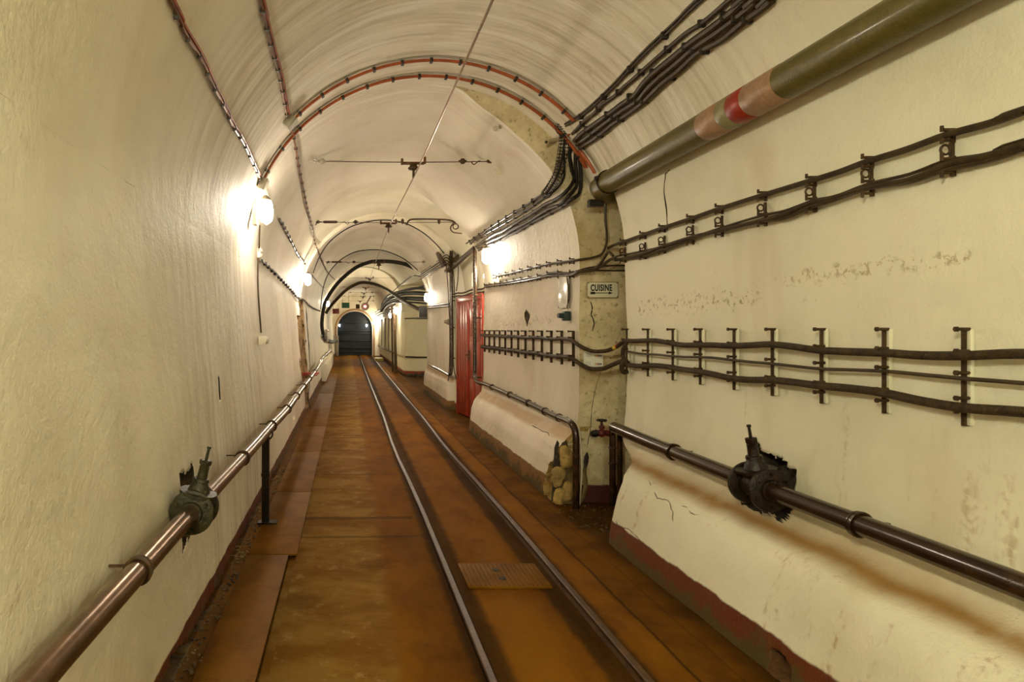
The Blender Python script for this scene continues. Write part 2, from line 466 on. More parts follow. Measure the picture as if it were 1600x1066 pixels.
# left wall with its broken pockets
def rec_valve_l(p): return p.x < 0 and abs(p.y - 2.66 + nz(p, 14) * .02) < .11 and .40 + nz(p, 20) * .04 + max(0, p.y - 2.6) * .6 < p.z < .715 + nz(p, 17) * .03
def near_valve_l(p): return p.x < 0 and abs(p.y - 2.66) < .22 and .3 < p.z < .85
def rec_slot(p): return p.x < 0 and abs(p.y - 3.49) < .02 and .91 < p.z < 1.04
def near_slot(p): return p.x < 0 and abs(p.y - 3.49) < .07 and .85 < p.z < 1.1
def rec_strip(p): return p.x < 0 and 9.3 + nz(p, 5) * .25 + (.5 if p.z > 1.5 else 0) + max(0, .7 - p.z) * 1.1 < p.y < 10.75 + nz(p, 6) * .35 and .05 < p.z < 1.82
def near_strip(p): return p.x < 0 and 8.9 < p.y < 11.4
def rec_base_l(p): return p.x < 0 and .0 <= p.z < .045 + .10 * max(0, nz(V3((p.y * 2.3, 0, 3)), 1)) + .02 * nz(p, 15) and 1.5 < p.y < 6
def near_base_l(p): return p.x < 0 and p.z < .22 and 1.4 < p.y < 6
ysl = frange(-6, 1.2, .3) + frange(1.25, 7, .05)[0:] + frange(7.1, 12, .1) + frange(12.3, 31.6, .5)
grid('wall_left', [[(lerp_table(XL, z), y, z) for z in ZS] for y in ysl], None, mats=['wall_l', 'near_black', 'masonry', 'rubble'],
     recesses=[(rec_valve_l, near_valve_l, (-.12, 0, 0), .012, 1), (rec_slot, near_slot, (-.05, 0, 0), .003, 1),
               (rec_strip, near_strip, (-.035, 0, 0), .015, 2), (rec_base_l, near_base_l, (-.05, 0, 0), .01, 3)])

# right wall, near block with rounded ledge
def yend(z): return lerp_table([(0, 3.97), (.36, 4.0), (.42, 4.06), (.46, 4.16), (.49, 4.36), (.52, 4.48), (.6, 4.5)], z)
def rend(z): return .10
TH0 = math.degrees(math.asin((2.25 - CZ) / RR))
prof1 = [(lerp_table(XR1, z), z) for z in ZS] + [(CX + RR * math.cos(R(a)), CZ + RR * math.sin(R(a))) for a in frange(0, TH0, 4)[1:]]
rows = []
for t in frange(0, 1, 1 / 170):
    rows.append([(x, -6 + (yend(z) - rend(z) + 6) * (t ** .55), z) for x, z in prof1])
for ph in (15, 30, 45, 60, 75, 90):
    rows.append([(x + rend(z) * (1 - math.cos(R(ph))), yend(z) - rend(z) * (1 - math.sin(R(ph))), z) for x, z in prof1])
rows.append([(3.2, yend(z), z) for x, z in prof1])
def rec_valve_r(p): return p.x > 1 and 2.735 + nz(p, 12) * .012 < p.y < 3.02 and .475 + nz(p, 13) * .02 < p.z < .705 + nz(p, 18) * .02 + (p.y - 2.73) * .22
def near_valve_r(p): return p.x > 1 and 2.6 < p.y < 3.12 and .42 < p.z < .85
def rec_hole(p): return p.x > 1 and abs(p.y - 2.37) < .065 + nz(p, 14) * .03 and p.z < .085 + nz(p, 14) * .03
def near_hole(p): return p.x > 1 and abs(p.y - 2.37) < .2 and p.z < .2
grid('wall_right', rows, None, mats=['wall_r', 'near_black', 'orange_stone'],
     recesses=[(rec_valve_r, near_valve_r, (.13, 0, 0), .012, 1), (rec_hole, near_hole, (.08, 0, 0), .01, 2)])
# passage beyond the near block: lintel slab and closing wall far inside
b = MB(); b.box((2.7, 4.65, 2.33), (1.75, .5, .16)); tag(b.build('trim_1', 'concrete'), kind='structure')
b = MB(); b.box((3.25, 4.3, 1.2), (.1, 1.4, 2.4)); tag(b.build('wall_right', 'concrete'), kind='structure')

# far block (2) of the right wall: corner broken open at the foot
prof2 = [(lerp_table(XR2, z), z) for z in ZS]
def rec_foot(p): return p.x > 1 and p.y < 5.05 + nz(p, 6) * .07 and p.z < .52 + nz(p, 5) * .16 - (p.y - 4.8) * 1.1
def near_foot(p): return p.x > 1 and p.y < 5.3 and p.z < .75
def rec_heart(p):
    return p.x > 1 and abs(p.y - 6.17) < .085 * max(0, min(1, (p.z - 1.32) / .10)) + .004 and 1.32 < p.z < 1.49 - abs(p.y - 6.2) * .4
def near_heart(p): return p.x > 1 and abs(p.y - 6.17) < .2 and 1.25 < p.z < 1.55
rows = [[(x, y, z) for x, z in prof2] for y in frange(4.8, 8.15, .06)] + [[(2.1, 8.15, z) for x, z in prof2]]
grid('wall_right', rows, None, mats=['wall_r2', 'stone', 'rubble'],
     recesses=[(rec_foot, near_foot, (.10, .0, 0), .02, 1), (rec_heart, near_heart, (.012, 0, 0), .005, 2)])
# step face between the wide near bore and the narrower one, bare concrete
pf = [(x, z) for x, z in prof2 if z < 1.80] + [(CX + vr(a, 1) * math.cos(R(a)), CZ + vr(a, 1) * math.sin(R(a))) for a in frange(0, 84, 3)]
rows = []
for k in frange(0, 1, 1 / 14):
    row = []
    for x, z in pf:
        a = math.degrees(math.atan2(z - CZ, x - CX))
        if z < 2.25: ox, oz = 3.2, z
        else: ox, oz = CX + 1.42 * math.cos(R(a)), CZ + 1.42 * math.sin(R(a))
        row.append((x + (ox - x) * k, 4.80, z + (oz - z) * k))
    rows.append(row)
face = grid('wall_right', rows, 'concrete')

# recessed wall with the red door, block 3, back wall of the junction, block 5
rows = [[(xr3(y), y, z) for z in frange(0, 1.81, .1)] for y in frange(8.15, 10.3, .15)]
grid('wall_right', rows, 'wall_y')
prof4 = [(lerp_table(XR4, z), z) for z in ZS]
rows = [[(2.1, 10.3, z) for x, z in prof4]] + [[(x, y, z) for x, z in prof4] for y in frange(10.3, 13.45, .15)] + \
       [[(x + .12, 13.55, z) for x, z in prof4], [(3.6, 13.55, z) for x, z in prof4]]
grid('wall_right', rows, 'wall_r2')
prof5 = [(lerp_table(XR5, z), z) for z in ZS]
rows = [[(3.6, 18, z) for x, z in prof5], [(x + .16, 18, z) for x, z in prof5], [(x + .04, 18.1, z) for x, z in prof5]] + [[(x, y, z) for x, z in prof5] for y in frange(18.3, 31.6, .7)]
grid('wall_right', rows, 'wall_y')
b = MB(); b.box((3.65, 15.8, 1.4), (.1, 4.6, 2.8)); tag(b.build('wall_right', 'wall_y'), kind='structure')

# vaults
def vault(i, y0, y1, st, tmin=0, mat='vault', amin=None):
    rows = []
    for y in frange(y0, y1, st):
        rows.append([(CX + vr(a, i) * math.cos(R(a)), y, CZ + vr(a, i) * math.sin(R(a))) for a in frange(tmin, 180, 3)])
    return grid('ceiling', rows, mat)
vault(0, -6, 4.8, .12, TH0)
vault(1, 4.8, 8.15, .12)
vault(2, 8.15, 10.3, .15, mat='vault_y')
vault(3, 10.3, 13.55, .2)
vault(3, 13.55, 18, .3, 38, mat='vault_y')
vault(4, 18, 31.6, .6)
def ringface(i, y, r1, a0=0, a1=180, mat='vault'):
    rows = [[(CX + (vr(a, i) * (1 - k) + r1 * k) * math.cos(R(a)), y, CZ + (vr(a, i) * (1 - k) + r1 * k) * math.sin(R(a))) for a in frange(a0, a1, 3)] for k in (0, .5, 1)]
    return grid('trim_2', rows, mat)
ringface(3, 10.3, 1.45); ringface(1, 8.15, 1.42); ringface(4, 18, 1.5, mat='wall_y')
# junction side ceiling and the upper part of its back wall
zj = CZ + vr(38, 3) * math.sin(R(38)); xj = CX + vr(38, 3) * math.cos(R(38))
grid('ceiling', [[(x, y, zj) for x in frange(xj, 3.7, .3)] for y in frange(13.5, 18.05, .5)], 'wall_y')
b = MB(); b.box((2.75, 18.03, 2.3), (2.0, .05, 1.0)); tag(b.build('wall_right', 'wall_y'), kind='structure')
b = MB(); b.box((2.75, 13.53, 2.3), (2.0, .05, 1.0)); tag(b.build('wall_right', 'wall_y'), kind='structure')

# end wall with arched opening and dark steel door
def arch_pts(cx, w, h, n=20):
    r = w / 2; zs = h - r
    p = [(cx + r, 0), (cx + r, zs * .5)] + [(cx + r * math.cos(R(a)), zs + r * math.sin(R(a))) for a in frange(0, 180, 180 / n)] + [(cx - r, zs * .5), (cx - r, 0)]
    return p
DCX, DW, DH = .36, 1.72, 2.20
ap = arch_pts(DCX, DW, DH)
out = []
for x, z in ap:
    dx, dz = x - DCX, z - 1.0
    if z < .01: out.append((DCX + (1.6 if dx > 0 else -1.4), 0)); continue
    if z < 1.0: out.append((DCX + (1.6 if dx > 0 else -1.4), z)); continue
    L = math.hypot(dx, dz); s_ = 2.6 / L; out.append((DCX + dx * s_, 1.0 + dz * s_))
grid('wall_back', [[(x + (ox - x) * k, 31.6, z + (oz - z) * k) for (x, z), (ox, oz) in zip(ap, out)] for k in (0, .3, .6, 1)], 'vault')
b = MB()
rows3 = [[(x, 31.6 + d, z) for x, z in ap] for d in (0, .9)]
grid('trim_3', rows3, 'steel_rib', wobble=False)
r3 = arch_pts(DCX, DW + .16, DH + .08)
b = MB(); b.ring_tube([V3((x, 31.58, z)) for x, z in r3], .05, 8); tag(b.build('trim_4', 'band_tan'), kind='structure')
dr = thing('steel_blast_door', None, None, (DCX, 32.5, 0))
del_keys = [k for k in dr.keys()]
dr['kind'] = 'structure'; dr.name = 'door_2'; WLOC['door_2'] = V3((DCX, 32.5, 0))
b = MB(); b.prism([V3((x, 32.45, z)) for x, z in ap], (0, .06, 0)); b.build('door_leaf', 'steel_door', dr)
for z in (.16, .36, .72, 1.10, 1.22, 1.62):
    b = MB(); b.box((DCX, 32.41, z), (DW * .96 if z < 1.5 else DW * .78, .07, .06), bev=.01); b.build('crossbar', 'steel_rib', dr)

# behind the camera
b = MB(); b.box((.6, -6.1, 1.6), (3.4, .1, 3.4)); tag(b.build('wall_back', 'wall_y'), kind='structure')

# floor: one slab with a flangeway sunk beside each rail
RXL, RXR = .535, 1.110
fp = [(-1.3, 0), (-.62, 0), (-.56, -.012), (-.545, -.03), (-.30, -.03), (-.295, -.006), (RXL - .022, 0), (RXL - .022, -.03), (RXL + .02, -.03), (RXL + .065, -.022), (RXL + .075, 0),
      (.8, .004), (RXR - .085, 0), (RXR - .075, -.022), (RXR - .02, -.03), (RXR + .022, -.03), (RXR + .022, 0), (1.3, 0), (1.31, -.004), (3.7, 0)]
rows = [[(x, y, z) for x, z in fp] for y in frange(-6, 1, .5) + frange(1.1, 8, .1) + frange(8.5, 33, .5)]
fo = grid('floor', rows, 'floor', wobble=False)

# ------------------------------------------------------------------ cracks in the plaster (part of the wall they run through)
def crack(pts, parent, r=.0035, mat='near_black'):
    b = MB(); P = []
    pts = [p + wob(p) for p in pts]
    for p, q in zip(pts, pts[1:]):
        for k in range(4):
            t = k / 4; w = p.lerp(q, t); j = noise.noise_vector(w * 40) * .008
            P.append(w + V3((0, j.y, j.z)))
    P.append(pts[-1])
    rr = [r * (.45 + .9 * abs(noise.noise(p * 25))) for p in P]; rr[0] = rr[-1] = r * .2
    b.ring_tube(P, rr, 5); return b.build('plaster_crack', mat, parent)
wr = bpy.data.objects['wall_right']
crack(hits([(1015, 752), (1028, 780), (1045, 783), (1052, 800), (1053, 816)], .0), wr)
crack(hits([(1066, 792), (1075, 795), (1080, 804), (1093, 806)], .0), wr, .0025)
crack(hits([(1047, 266), (1040, 272), (1038, 300), (1042, 340), (1043, 362)], .0), wr, .006)
crack(hits([(962, 812), (967, 822), (985, 827), (1000, 842), (1008, 860)], .0), wr, .0025)
crack([at(x, y, 4.795) for x, y in ((923, 472), (926, 482), (924, 492), (929, 505), (926, 517))], face, .007)
crack([at(x, y, 4.795) for x, y in ((940, 575), (929, 612), (924, 640), (922, 670), (917, 700))], face, .0035)
crack([at(x, y, 4.795) for x, y in ((917, 706), (912, 735), (914, 760), (907, 788))], face, .022)
wr2 = bpy.data.objects['wall_right.002']
crack(hits([(831, 665), (842, 671), (849, 675), (857, 677), (860, 702)], .0), wr2, .006)
wl = bpy.data.objects['wall_left']
crack(hits([(478, 478), (480, 505), (482, 540), (484, 575), (484, 600), (481, 622), (486, 640)], .0), wl, .02)

# ------------------------------------------------------------------ camera
cam = bpy.data.cameras.new('camera'); co = bpy.data.objects.new('camera', cam); col.objects.link(co)
co.location = (0, 0, HC); co.rotation_euler = (R(90), 0, 0)
cam.sensor_width = 36; cam.lens = 22.5; cam.clip_start = .05; cam.clip_end = 100
cam.shift_x = (800 - VX) / 1600; cam.shift_y = -(533 - VY) / 1600
scene.camera = co

# ------------------------------------------------------------------ lamps
def lamp(p, wx, mat, label, group, s=1.0, parts=True, cable=None):
    p = V3(p); side = 1 if wx > p.x else -1
    t = thing('wall_lamp', label, 'lamp', (wx, p.y, p.z - .1 * s), group)
    b = MB(); b.box((wx - side * .018, p.y, p.z), (.035, .075 * s, .20 * s), bev=.006); b.build('base_plate', 'pale_metal', t)
    b = MB(); b.lathe((p.x + side * .005, p.y, p.z + .075 * s), (0, 0, 1), [(0, .04 * s), (.012, .045 * s), (.03, .03 * s), (.045, .012 * s)], 12); b.build('cap', 'box_grey', t)
    b = MB(); b.lathe((p.x, p.y, p.z - .085 * s), (0, 0, 1), [(0, .012 * s), (.012 * s, .034 * s), (.04 * s, .048 * s), (.10 * s, .050 * s), (.14 * s, .044 * s), (.16 * s, .036 * s)], 14)
    b.build('glass_globe', mat, t)
    if parts:
        b = MB()
        for k in range(4):
            a = R(45 + 90 * k); dx, dy = math.cos(a) * .057 * s, math.sin(a) * .057 * s
            b.tube([(p.x + dx * .4, p.y + dy * .4, p.z + .085 * s), (p.x + dx, p.y + dy, p.z + .05 * s), (p.x + dx, p.y + dy, p.z - .05 * s), (p.x, p.y, p.z - .10 * s)], .0022, 4, 4)
        b.build('wire_guard', 'pale_metal', t)
    return t
G = 'lamps on the left wall'
lamp(at(416, 331, 4.72), -.70, 'glow_mid', 'brightest wall lamp, below the grey box at the end of the lower copper arch', G)
lamp(at(481, 437, 9.7), -.735, 'glow_strong', 'wall lamp above the peeled brown strip of the left wall', G)
lamp(at(512, 475, 19.4), -.745, 'glow_far', 'small farthest lamp of the left wall beside the black hose arch', G, parts=False)
G = 'lamps on the right wall'
lamp(at(760, 400, 7.45), 1.735, 'glow_mid', 'bright wall lamp under the cable bundle before the red door', G)
lamp((1.80, 8.235, 2.02), 1.895, 'glow_soft', 'unseen lamp added to light the door recess, hidden behind the edge of the far block', 'added lamps behind corners', parts=False)  # unseen lamp, added to brighten the recess wall
lamp(at(667, 465, 13.0), 1.69, 'glow_soft', 'round lamp on the corner of the pillar beyond the red door', G, parts=False)
G = 'row of far lamps on the right wall'
for (px, py, y, l) in ((618.5, 485, 18.6, 'nearest of the far right lamps, at the rounded corner past the junction'), (610, 493, 20.9, 'second of the far right lamps, just past the rounded corner'),
                       (592, 499, 28.6, 'third of the far right lamps, near the dark door'), (584, 504, 31.0, 'last small lamp right beside the dark door')):
    lamp(at(px, py, y), 1.49, 'glow_far', l, G, parts=False)
G = 'cool lamps inside the door opening'
lamp((-.40, 31.95, 1.50), -.50, 'glow_cold', 'bluish white lamp in the left side of the dark door opening', G, s=.7, parts=False)
lamp((.95, 31.95, 1.50), 1.21, 'glow_cold', 'bluish white lamp in the right side of the dark door opening', G, s=.7, parts=False)
# left row lamps behind the photographer, then two added fill lamps
lamp((-.60, -.35, 2.18), -.70, 'glow_warm', 'wall lamp of the left row behind the camera', 'lamps behind the camera')
lamp((-.60, -4.6, 2.18), -.70, 'glow_warm', 'wall lamp of the left row at the rear end', 'lamps behind the camera')
lamp((2.9, 14.6, 2.35), 3.55, 'glow_strong', 'unseen lamp added to light the side junction, hidden by the pillar', 'added lamps behind corners')  # unseen lamp, added to brighten the junction back wall
lamp((1.75, -1.2, 2.10), 1.88, 'glow_weak', 'fill lamp added on the right wall behind the camera', 'lamps behind the camera')  # unseen fill lamp, added for flatter light near the camera

# ------------------------------------------------------------------ track, plates
def rail(x, label):
    t = thing('rail', label, 'rail', (x, 12, -.03), 'rails of the narrow track')
    prof = [(-.019, -.03), (.019, -.03), (.010, -.014), (.016, -.006), (.016, .008), (.012, .012), (-.012, .012), (-.016, .008), (-.016, -.006), (-.010, -.014)]
    b = MB()
    rows = []
    for y in frange(-5.5, 32.3, 1.0):
        xx = x + (.0 if y < 12 else (y - 12) ** 1.5 * .0009) - (.03 if 5 < y < 9 else 0) * math.sin((y - 5) / 4 * math.pi)
        rows.append([b.bm.verts.new((xx + a, y, z)) for a, z in prof])
    n = len(prof)
    for p, q in zip(rows, rows[1:]):
        for k in range(n): b.bm.faces.new((p[k], p[(k + 1) % n], q[(k + 1) % n], q[k]))
    b.bm.faces.new(rows[0]); b.bm.faces.new(rows[-1][::-1])
    b.build('rail_bar', 'rail', t)
rail(RXL, 'brown steel rail sunk in the floor, left one of the two')
rail(RXR, 'brown steel rail sunk in the floor, right one nearer the pipe ledge')

for i, (y0, y1, x0, x1, l) in enumerate(((-.5, 3.69, -.575, -.340, 'widest chequered trench plate at the bottom edge of the photo'), (3.70, 5.12, -.575, -.292, 'chequered trench plate holding the foot of the black pipe support'),
                    (5.13, 6.80, -.575, -.292, 'chequered trench plate just beyond the black pipe support'), (6.81, 8.6, -.575, -.288, 'chequered trench plate, third beyond the stepped plate edge'),
                    (8.61, 13.0, -.575, -.285, 'chequered trench plate below the red bar'), (13.02, 19, -.575, -.285, 'far chequered trench plate running towards the dark door'))):
    b = MB(); b.box(((x0 + x1) / 2, (y0 + y1) / 2, -.004), (x1 - x0, y1 - y0 - .006, .012), bev=.002)
    tag(b.build('trench_plate', 'plate'), l, 'metal plate', 'chequered plates over the left trench')
t = thing('track_cover_plate', 'ribbed steel cover plate with two oval lifting holes between the rails', 'metal plate', (.82, 3.36, 0))
b = MB(); b.box((.815, 3.36, .008), (.42, .32, .012), bev=.002)
b.build('plate', 'plate', t)
b = MB()
for k in range(17): b.box((.625 + k * .0238, 3.36, .0155), (.006, .29, .004))
b.build('rib', 'plate', t)['kind'] = 'stuff'
for px, py in ((775, 896), (785, 909)):
    p = at(px, py, 1300 / (py - VY)); b = MB(); b.lathe((p.x, p.y, .016), (0, 0, 1), [(0, .019), (.004, .019), (.004, .013), (.002, .0)], 16); b.build('lifting_hole', 'near_black', t)
# rubble along the foot of the left wall
b = MB()
for k in range(420):
    y = random.uniform(1.2, 6); x = random.uniform(-.645, -.572); s_ = random.uniform(.004, .011)
    r_ = bmesh.ops.create_icosphere(b.bm, subdivisions=1, radius=s_, matrix=Matrix.Translation((x, y, .0)) @ Matrix.Diagonal((1, random.uniform(.7, 1.6), random.uniform(.5, 1), 1)))
tag(b.build('rubble', 'rubble'), 'crumbled plaster rubble along the foot of the left wall', 'rubble', kind='stuff')
b = MB()
for k in range(150):
    y = random.uniform(4.0, 4.75); x = random.uniform(1.5, 2.0); s_ = random.uniform(.003, .011)
    bmesh.ops.create_icosphere(b.bm, subdivisions=1, radius=s_, matrix=Matrix.Translation((x, y, .0)) @ Matrix.Diagonal((1.2, .8, .6, 1)))
tag(b.build('debris', 'rubble'), 'dark debris on the floor at the passage mouth', 'debris', kind='stuff')
for i, (px, py, s_, l) in enumerate(((872, 745, .055, 'tall upright stone exposed in the broken foot of the wall'), (884, 715, .06, 'upper stone exposed in the broken foot of the wall'),
                              (888, 770, .05, 'lower stone exposed beside the foot of the bent pipe'), (874, 778, .045, 'lowest stone lying in the broken foot of the wall'))):
    p = at(px, py, 4.775); b = MB(); bmesh.ops.create_icosphere(b.bm, subdivisions=3, radius=s_, matrix=Matrix.Translation(p) @ Matrix.Diagonal((.95, .5, 1.45, 1)))
    for v in b.bm.verts: v.co += noise.noise_vector(v.co * 16) * .022 + noise.noise_vector(v.co * 50) * .006
    tag(b.build('wall_stone', 'stone'), l, 'stone', 'stones in the broken wall foot')

b = MB(); b.prism([at(x, y, 4.79) for x, y in ((866, 700), (870, 688), (873, 692), (871, 706), (875, 719), (871, 738), (874, 752), (870, 766), (868, 780), (861, 784), (863, 760), (861, 742), (865, 722))], (0, -.012, 0)); b.build('gap_shade', 'near_black', face)  # flat near-black sheet stands in for the shade of a void
b = MB(); b.prism([at(x, y, 4.79) for x, y in ((873, 704), (878, 692), (885, 688), (888, 700), (893, 708), (892, 722), (899, 731), (903, 748), (900, 766), (906, 790), (868, 792), (874, 740))], (0, -.006, 0)); b.build('broken_masonry', 'rubble', face)

# ------------------------------------------------------------------ pipes low on the left
def pipe_clamp(b, c, ax, r): b.torus(c, ax, r + .004, .006, 20, 6)
LP = [(-.62, -1.0, .62), (-.605, .6, .62)] + [tuple(at(x, y, yy)) for x, y, yy in ((56, 1066, 1.234), (216, 892, 1.804), (300, 800, 2.386), (394, 700, 3.676), (424, 666, 4.5), (448, 640, 5.44), (470, 609, 7.2), (490, 583, 10.0), (503, 562, 13.2))]
t = thing('steel_pipe', 'long brown lacquered steel pipe along the left wall, beneath the left valve', 'pipe', LP[2])
b = MB(); b.tube(LP, .033, 20, 5); b.build('pipe', 'steel_pipe', t)
def on_path(P, y):
    for a, c in zip(P, P[1:]):
        if a[1] <= y <= c[1]:
            k = (y - a[1]) / (c[1] - a[1]); return V3(a).lerp(V3(c), k), (V3(c) - V3(a)).normalized()
for y in (1.80, 3.38, 4.50, 5.45, 6.5, 7.6, 8.8, 10.2):
    c, d = on_path(LP, y); b = MB(); pipe_clamp(b, c, d, .033); b.torus(c + d * .018, d, .036, .004, 20, 6)
    b.box(c + V3((-.055, 0, .015)), (.06, .007, .007)); b.build('clamp', 'iron', t)
tag(t, group=None)
p0 = at(500, 563, 15.5)
t = thing('steel_pipe', 'short far length of steel pipe beyond the red bar at the left', 'pipe', p0)
b = MB(); b.tube([at(500, 563, 15.5), at(507, 556, 17.5), at(515.5, 548.5, 21)], .04, 10, 4); b.build('pipe', 'steel_pipe', t)
for y_ in (16.5, 19.0):
    b = MB(); b.torus(at(500 + (y_ - 15.5) * 2.8, 563 - (y_ - 15.5) * 2.65, y_), (0, 1, 0), .045, .012, 12, 5); b.build('clamp', 'iron', t)
# support post
t = thing('pipe_support', 'black steel post holding the left pipe above the trench plates', 'post', (-.55, 4.29, 0))
b = MB(); b.box((-.548, 4.29, .29), (.048, .045, .58)); b.build('post', 'cast_dark', t)
b = MB(); b.box((-.535, 4.29, .008), (.13, .07, .010)); b.build('foot_plate', 'cast_dark', t)
b = MB(); b.box((-.548, 4.29, .33), (.056, .053, .02)); b.build('joint_strap', 'cast_dark', t)
b = MB(); b.torus((-.54, 4.29, .60), (0, 1, 0), .038, .006, 18, 6); b.build('saddle', 'cast_dark', t)

def valve(c, side, mat, label, s=1.0, ybody=.09, lean=0):
    c = V3(c); t = thing('gate_valve', label, 'valve', (c.x, c.y, c.z - .09 * s))
    ax = V3((0, 1, 0))
    b = MB(); b.lathe(c - ax * ybody * s, ax, [(0, .045 * s), (.03 * s, .052 * s), (.09 * s, .058 * s), (.15 * s, .052 * s), (.18 * s, .045 * s)], 24); b.build('body', mat, t)
    for k, dy in enumerate((-ybody, ybody * .75)):
        f = MB(); f.lathe(c + ax * (dy * s), ax, [(0, .084 * s), (.003 * s, .091 * s), (.012 * s, .093 * s), (.016 * s, .091 * s), (.018 * s, .084 * s)], 32)
        f.lathe(c + ax * ((dy - .012) * s), ax, [(0, .045 * s), (.012 * s, .048 * s)], 24)
        fo_ = f.build('flange', mat, t)
        for q in range(6):
            a = R(60 * q + 30); o = c + V3((math.cos(a) * .072 * s, (dy - .006) * s, math.sin(a) * .072 * s))
            m = MB(); m.cyl(o - ax * .006, o + ax * .03, .0075 * s, seg=6); m.build('bolt', mat, fo_)
    z = V3((lean, 0, 1)).normalized()
    b = MB(); b.lathe(c + z * .05 * s, z, [(0, .055 * s), (.015 * s, .06 * s), (.016 * s, .080 * s), (.028 * s, .080 * s), (.029 * s, .048 * s), (.045 * s, .042 * s), (.07 * s, .030 * s), (.072 * s, .034 * s), (.085 * s, .032 * s), (.087 * s, .022 * s), (.12 * s, .021 * s)], 12)
    b.build('bonnet', mat, t)
    b = MB(); b.lathe(c + z * .165 * s, z, [(0, .020 * s), (.02 * s, .022 * s), (.025 * s, .016 * s)], 12); b.build('gland', mat, t)
    b = MB(); b.lathe(c + z * .192 * s, z, [(0, .024 * s), (.006, .026 * s), (.02 * s, .026 * s), (.022 * s, .020 * s)], 6); b.build('gland_nut', mat, t)
    b = MB(); b.lathe(c + z * .21 * s, z, [(0, .007 * s), (.05 * s, .006 * s), (.052 * s, .009 * s), (.062 * s, .009 * s)], 10); b.build('stem', mat, t)
    return t
c, d = on_path(LP, 2.42)
valve(c + V3((.0, 0, .0)), -1, 'cast', 'dark green iron gate valve on the left wall pipe', .90, .060, .24)

# ------------------------------------------------------------------ pipes low on the right
RPz = .612
RP = [(1.80, -1.2, .612), (1.80, 1.0, .612), (1.80, 2.0, .614), (1.80, 2.8, .615), (1.795, 3.5, .625), tuple(at(960, 668, 4.30))]
t = thing('black_pipe', 'thick glossy black pipe along the right ledge, beneath the right valve', 'pipe', RP[2])
b = MB(); b.tube(RP, .037, 22, 4); b.build('pipe', 'black_pipe', t)
for y in (1.35, 2.245, 3.52):
    c, d = on_path(RP, y); b = MB(); pipe_clamp(b, c, d, .038); b.torus(c + d * .014, d, .041, .005, 20, 6); b.box(c + V3((.06, 0, .0)), (.08, .014, .014)); b.build('clamp', 'black_pipe', t)
c, d = on_path(RP, 2.80)
valve(c, 1, 'cast_dark', 'black oily gate valve sitting in the broken pocket of the right wall', 1.0, .085, -.17)
t = thing('riser_pipe', 'pair of black upright pipes behind the end of the right ledge', 'pipe', at(957, 775, 4.48))
b = MB(); b.tube([at(960, 668, 4.35), at(957, 675, 4.46), at(957, 690, 4.48), at(957, 790, 4.48)], .022, 12, 4); b.build('front_pipe', 'black_pipe', t)
b = MB(); b.tube([at(967, 672, 4.55), at(968, 690, 4.6), at(968, 790, 4.6)], .02, 12, 4); b.build('rear_pipe', 'black_pipe', t)
for q in (724, 700): b = MB(); b.torus(at(957, q, 4.48), (0, 0, 1), .024, .005, 14, 6); b.build('coupling', 'black_pipe', t)
c = at(940, 677, 4.50)
t = thing('hose_valve', 'dark red tap valve with black handwheel by the bare concrete face', 'valve', c - V3((0, 0, .03)))
b = MB(); b.tube([c + V3((.085, .0, -.005)), c + V3((.03, 0, 0)), c + V3((-.035, 0, 0))], [.020, .026, .022], 12, 3); b.sphere(c, .03); b.build('body', 'red_dark', t)
b = MB(); b.cyl(c + V3((-.03, 0, 0)), c + V3((-.062, 0, -.006)), .026, seg=8); b.cyl(c + V3((-.055, 0, -.006)), c + V3((-.075, 0, -.008)), .019, seg=12); b.build('outlet_cap', 'cast_dark', t)
b = MB(); b.cyl(c + V3((0, 0, .02)), c + V3((0, 0, .088)), .011, .008, 10); b.cyl(c + V3((0, 0, .03)), c + V3((0, 0, .05)), .020, seg=6); b.build('spindle', 'red_dark', t)
b = MB(); b.torus(c + V3((0, 0, .09)), (0, 0, 1), .030, .007, 20, 8); b.box(c + V3((0, 0, .09)), (.055, .008, .006)); b.box(c + V3((0, 0, .09)), (.008, .055, .006)); b.build('handwheel', 'cast_dark', t)

# bent pipe of the far block
FP = [at(742, 385, 8.25), at(742, 450, 8.25), at(742, 560, 8.22), at(742.5, 590, 8.15), at(748, 598, 7.95), atx(760, 601, 1.66), atx(790, 614, 1.66), atx(830, 632, 1.66), atx(865, 649, 1.655), atx(886, 658, 1.65),
      at(893, 662, 4.70), at(898, 672, 4.66), at(900, 695, 4.645), at(900, 795, 4.645)]
t = thing('bent_pipe', 'brown black pipe dropping beside the red door, running the ledge and bending to the floor', 'pipe', FP[-1])
b = MB(); b.tube(FP[:2], .025, 12, 2); b.tube(FP[1:], .024, 14, 5); b.build('pipe', 'black_pipe', t)
for px, py in ((769, 605), (797, 617), (826, 630), (852, 643), (874, 653)):
    b = MB(); c = atx(px, py, 1.66); b.torus(c, (0, 1, -.03), .029, .0055, 16, 6); b.box(c + V3((.04, 0, 0)), (.05, .012, .012)); b.build('clamp', 'iron', t)
for py in (461, 497, 590):
    b = MB(); b.torus(at(742, py, 8.25), (0, 0, 1), .030, .006, 14, 6); b.box(at(748, py, 8.25), (.07, .02, .02)); b.build('clamp', 'iron', t)
t = thing('thin_conduit', 'thin dark tube hugging the bend beside the thicker bent pipe', 'tube', at(907, 770, 4.75))
b = MB(); b.tube([at(890, 652, 4.82), at(899, 660, 4.78), at(905, 672, 4.76), at(908, 700, 4.76), at(909, 735, 4.76), at(906, 790, 4.76)], .006, 8, 5); b.build('tube', 'plastic', t)

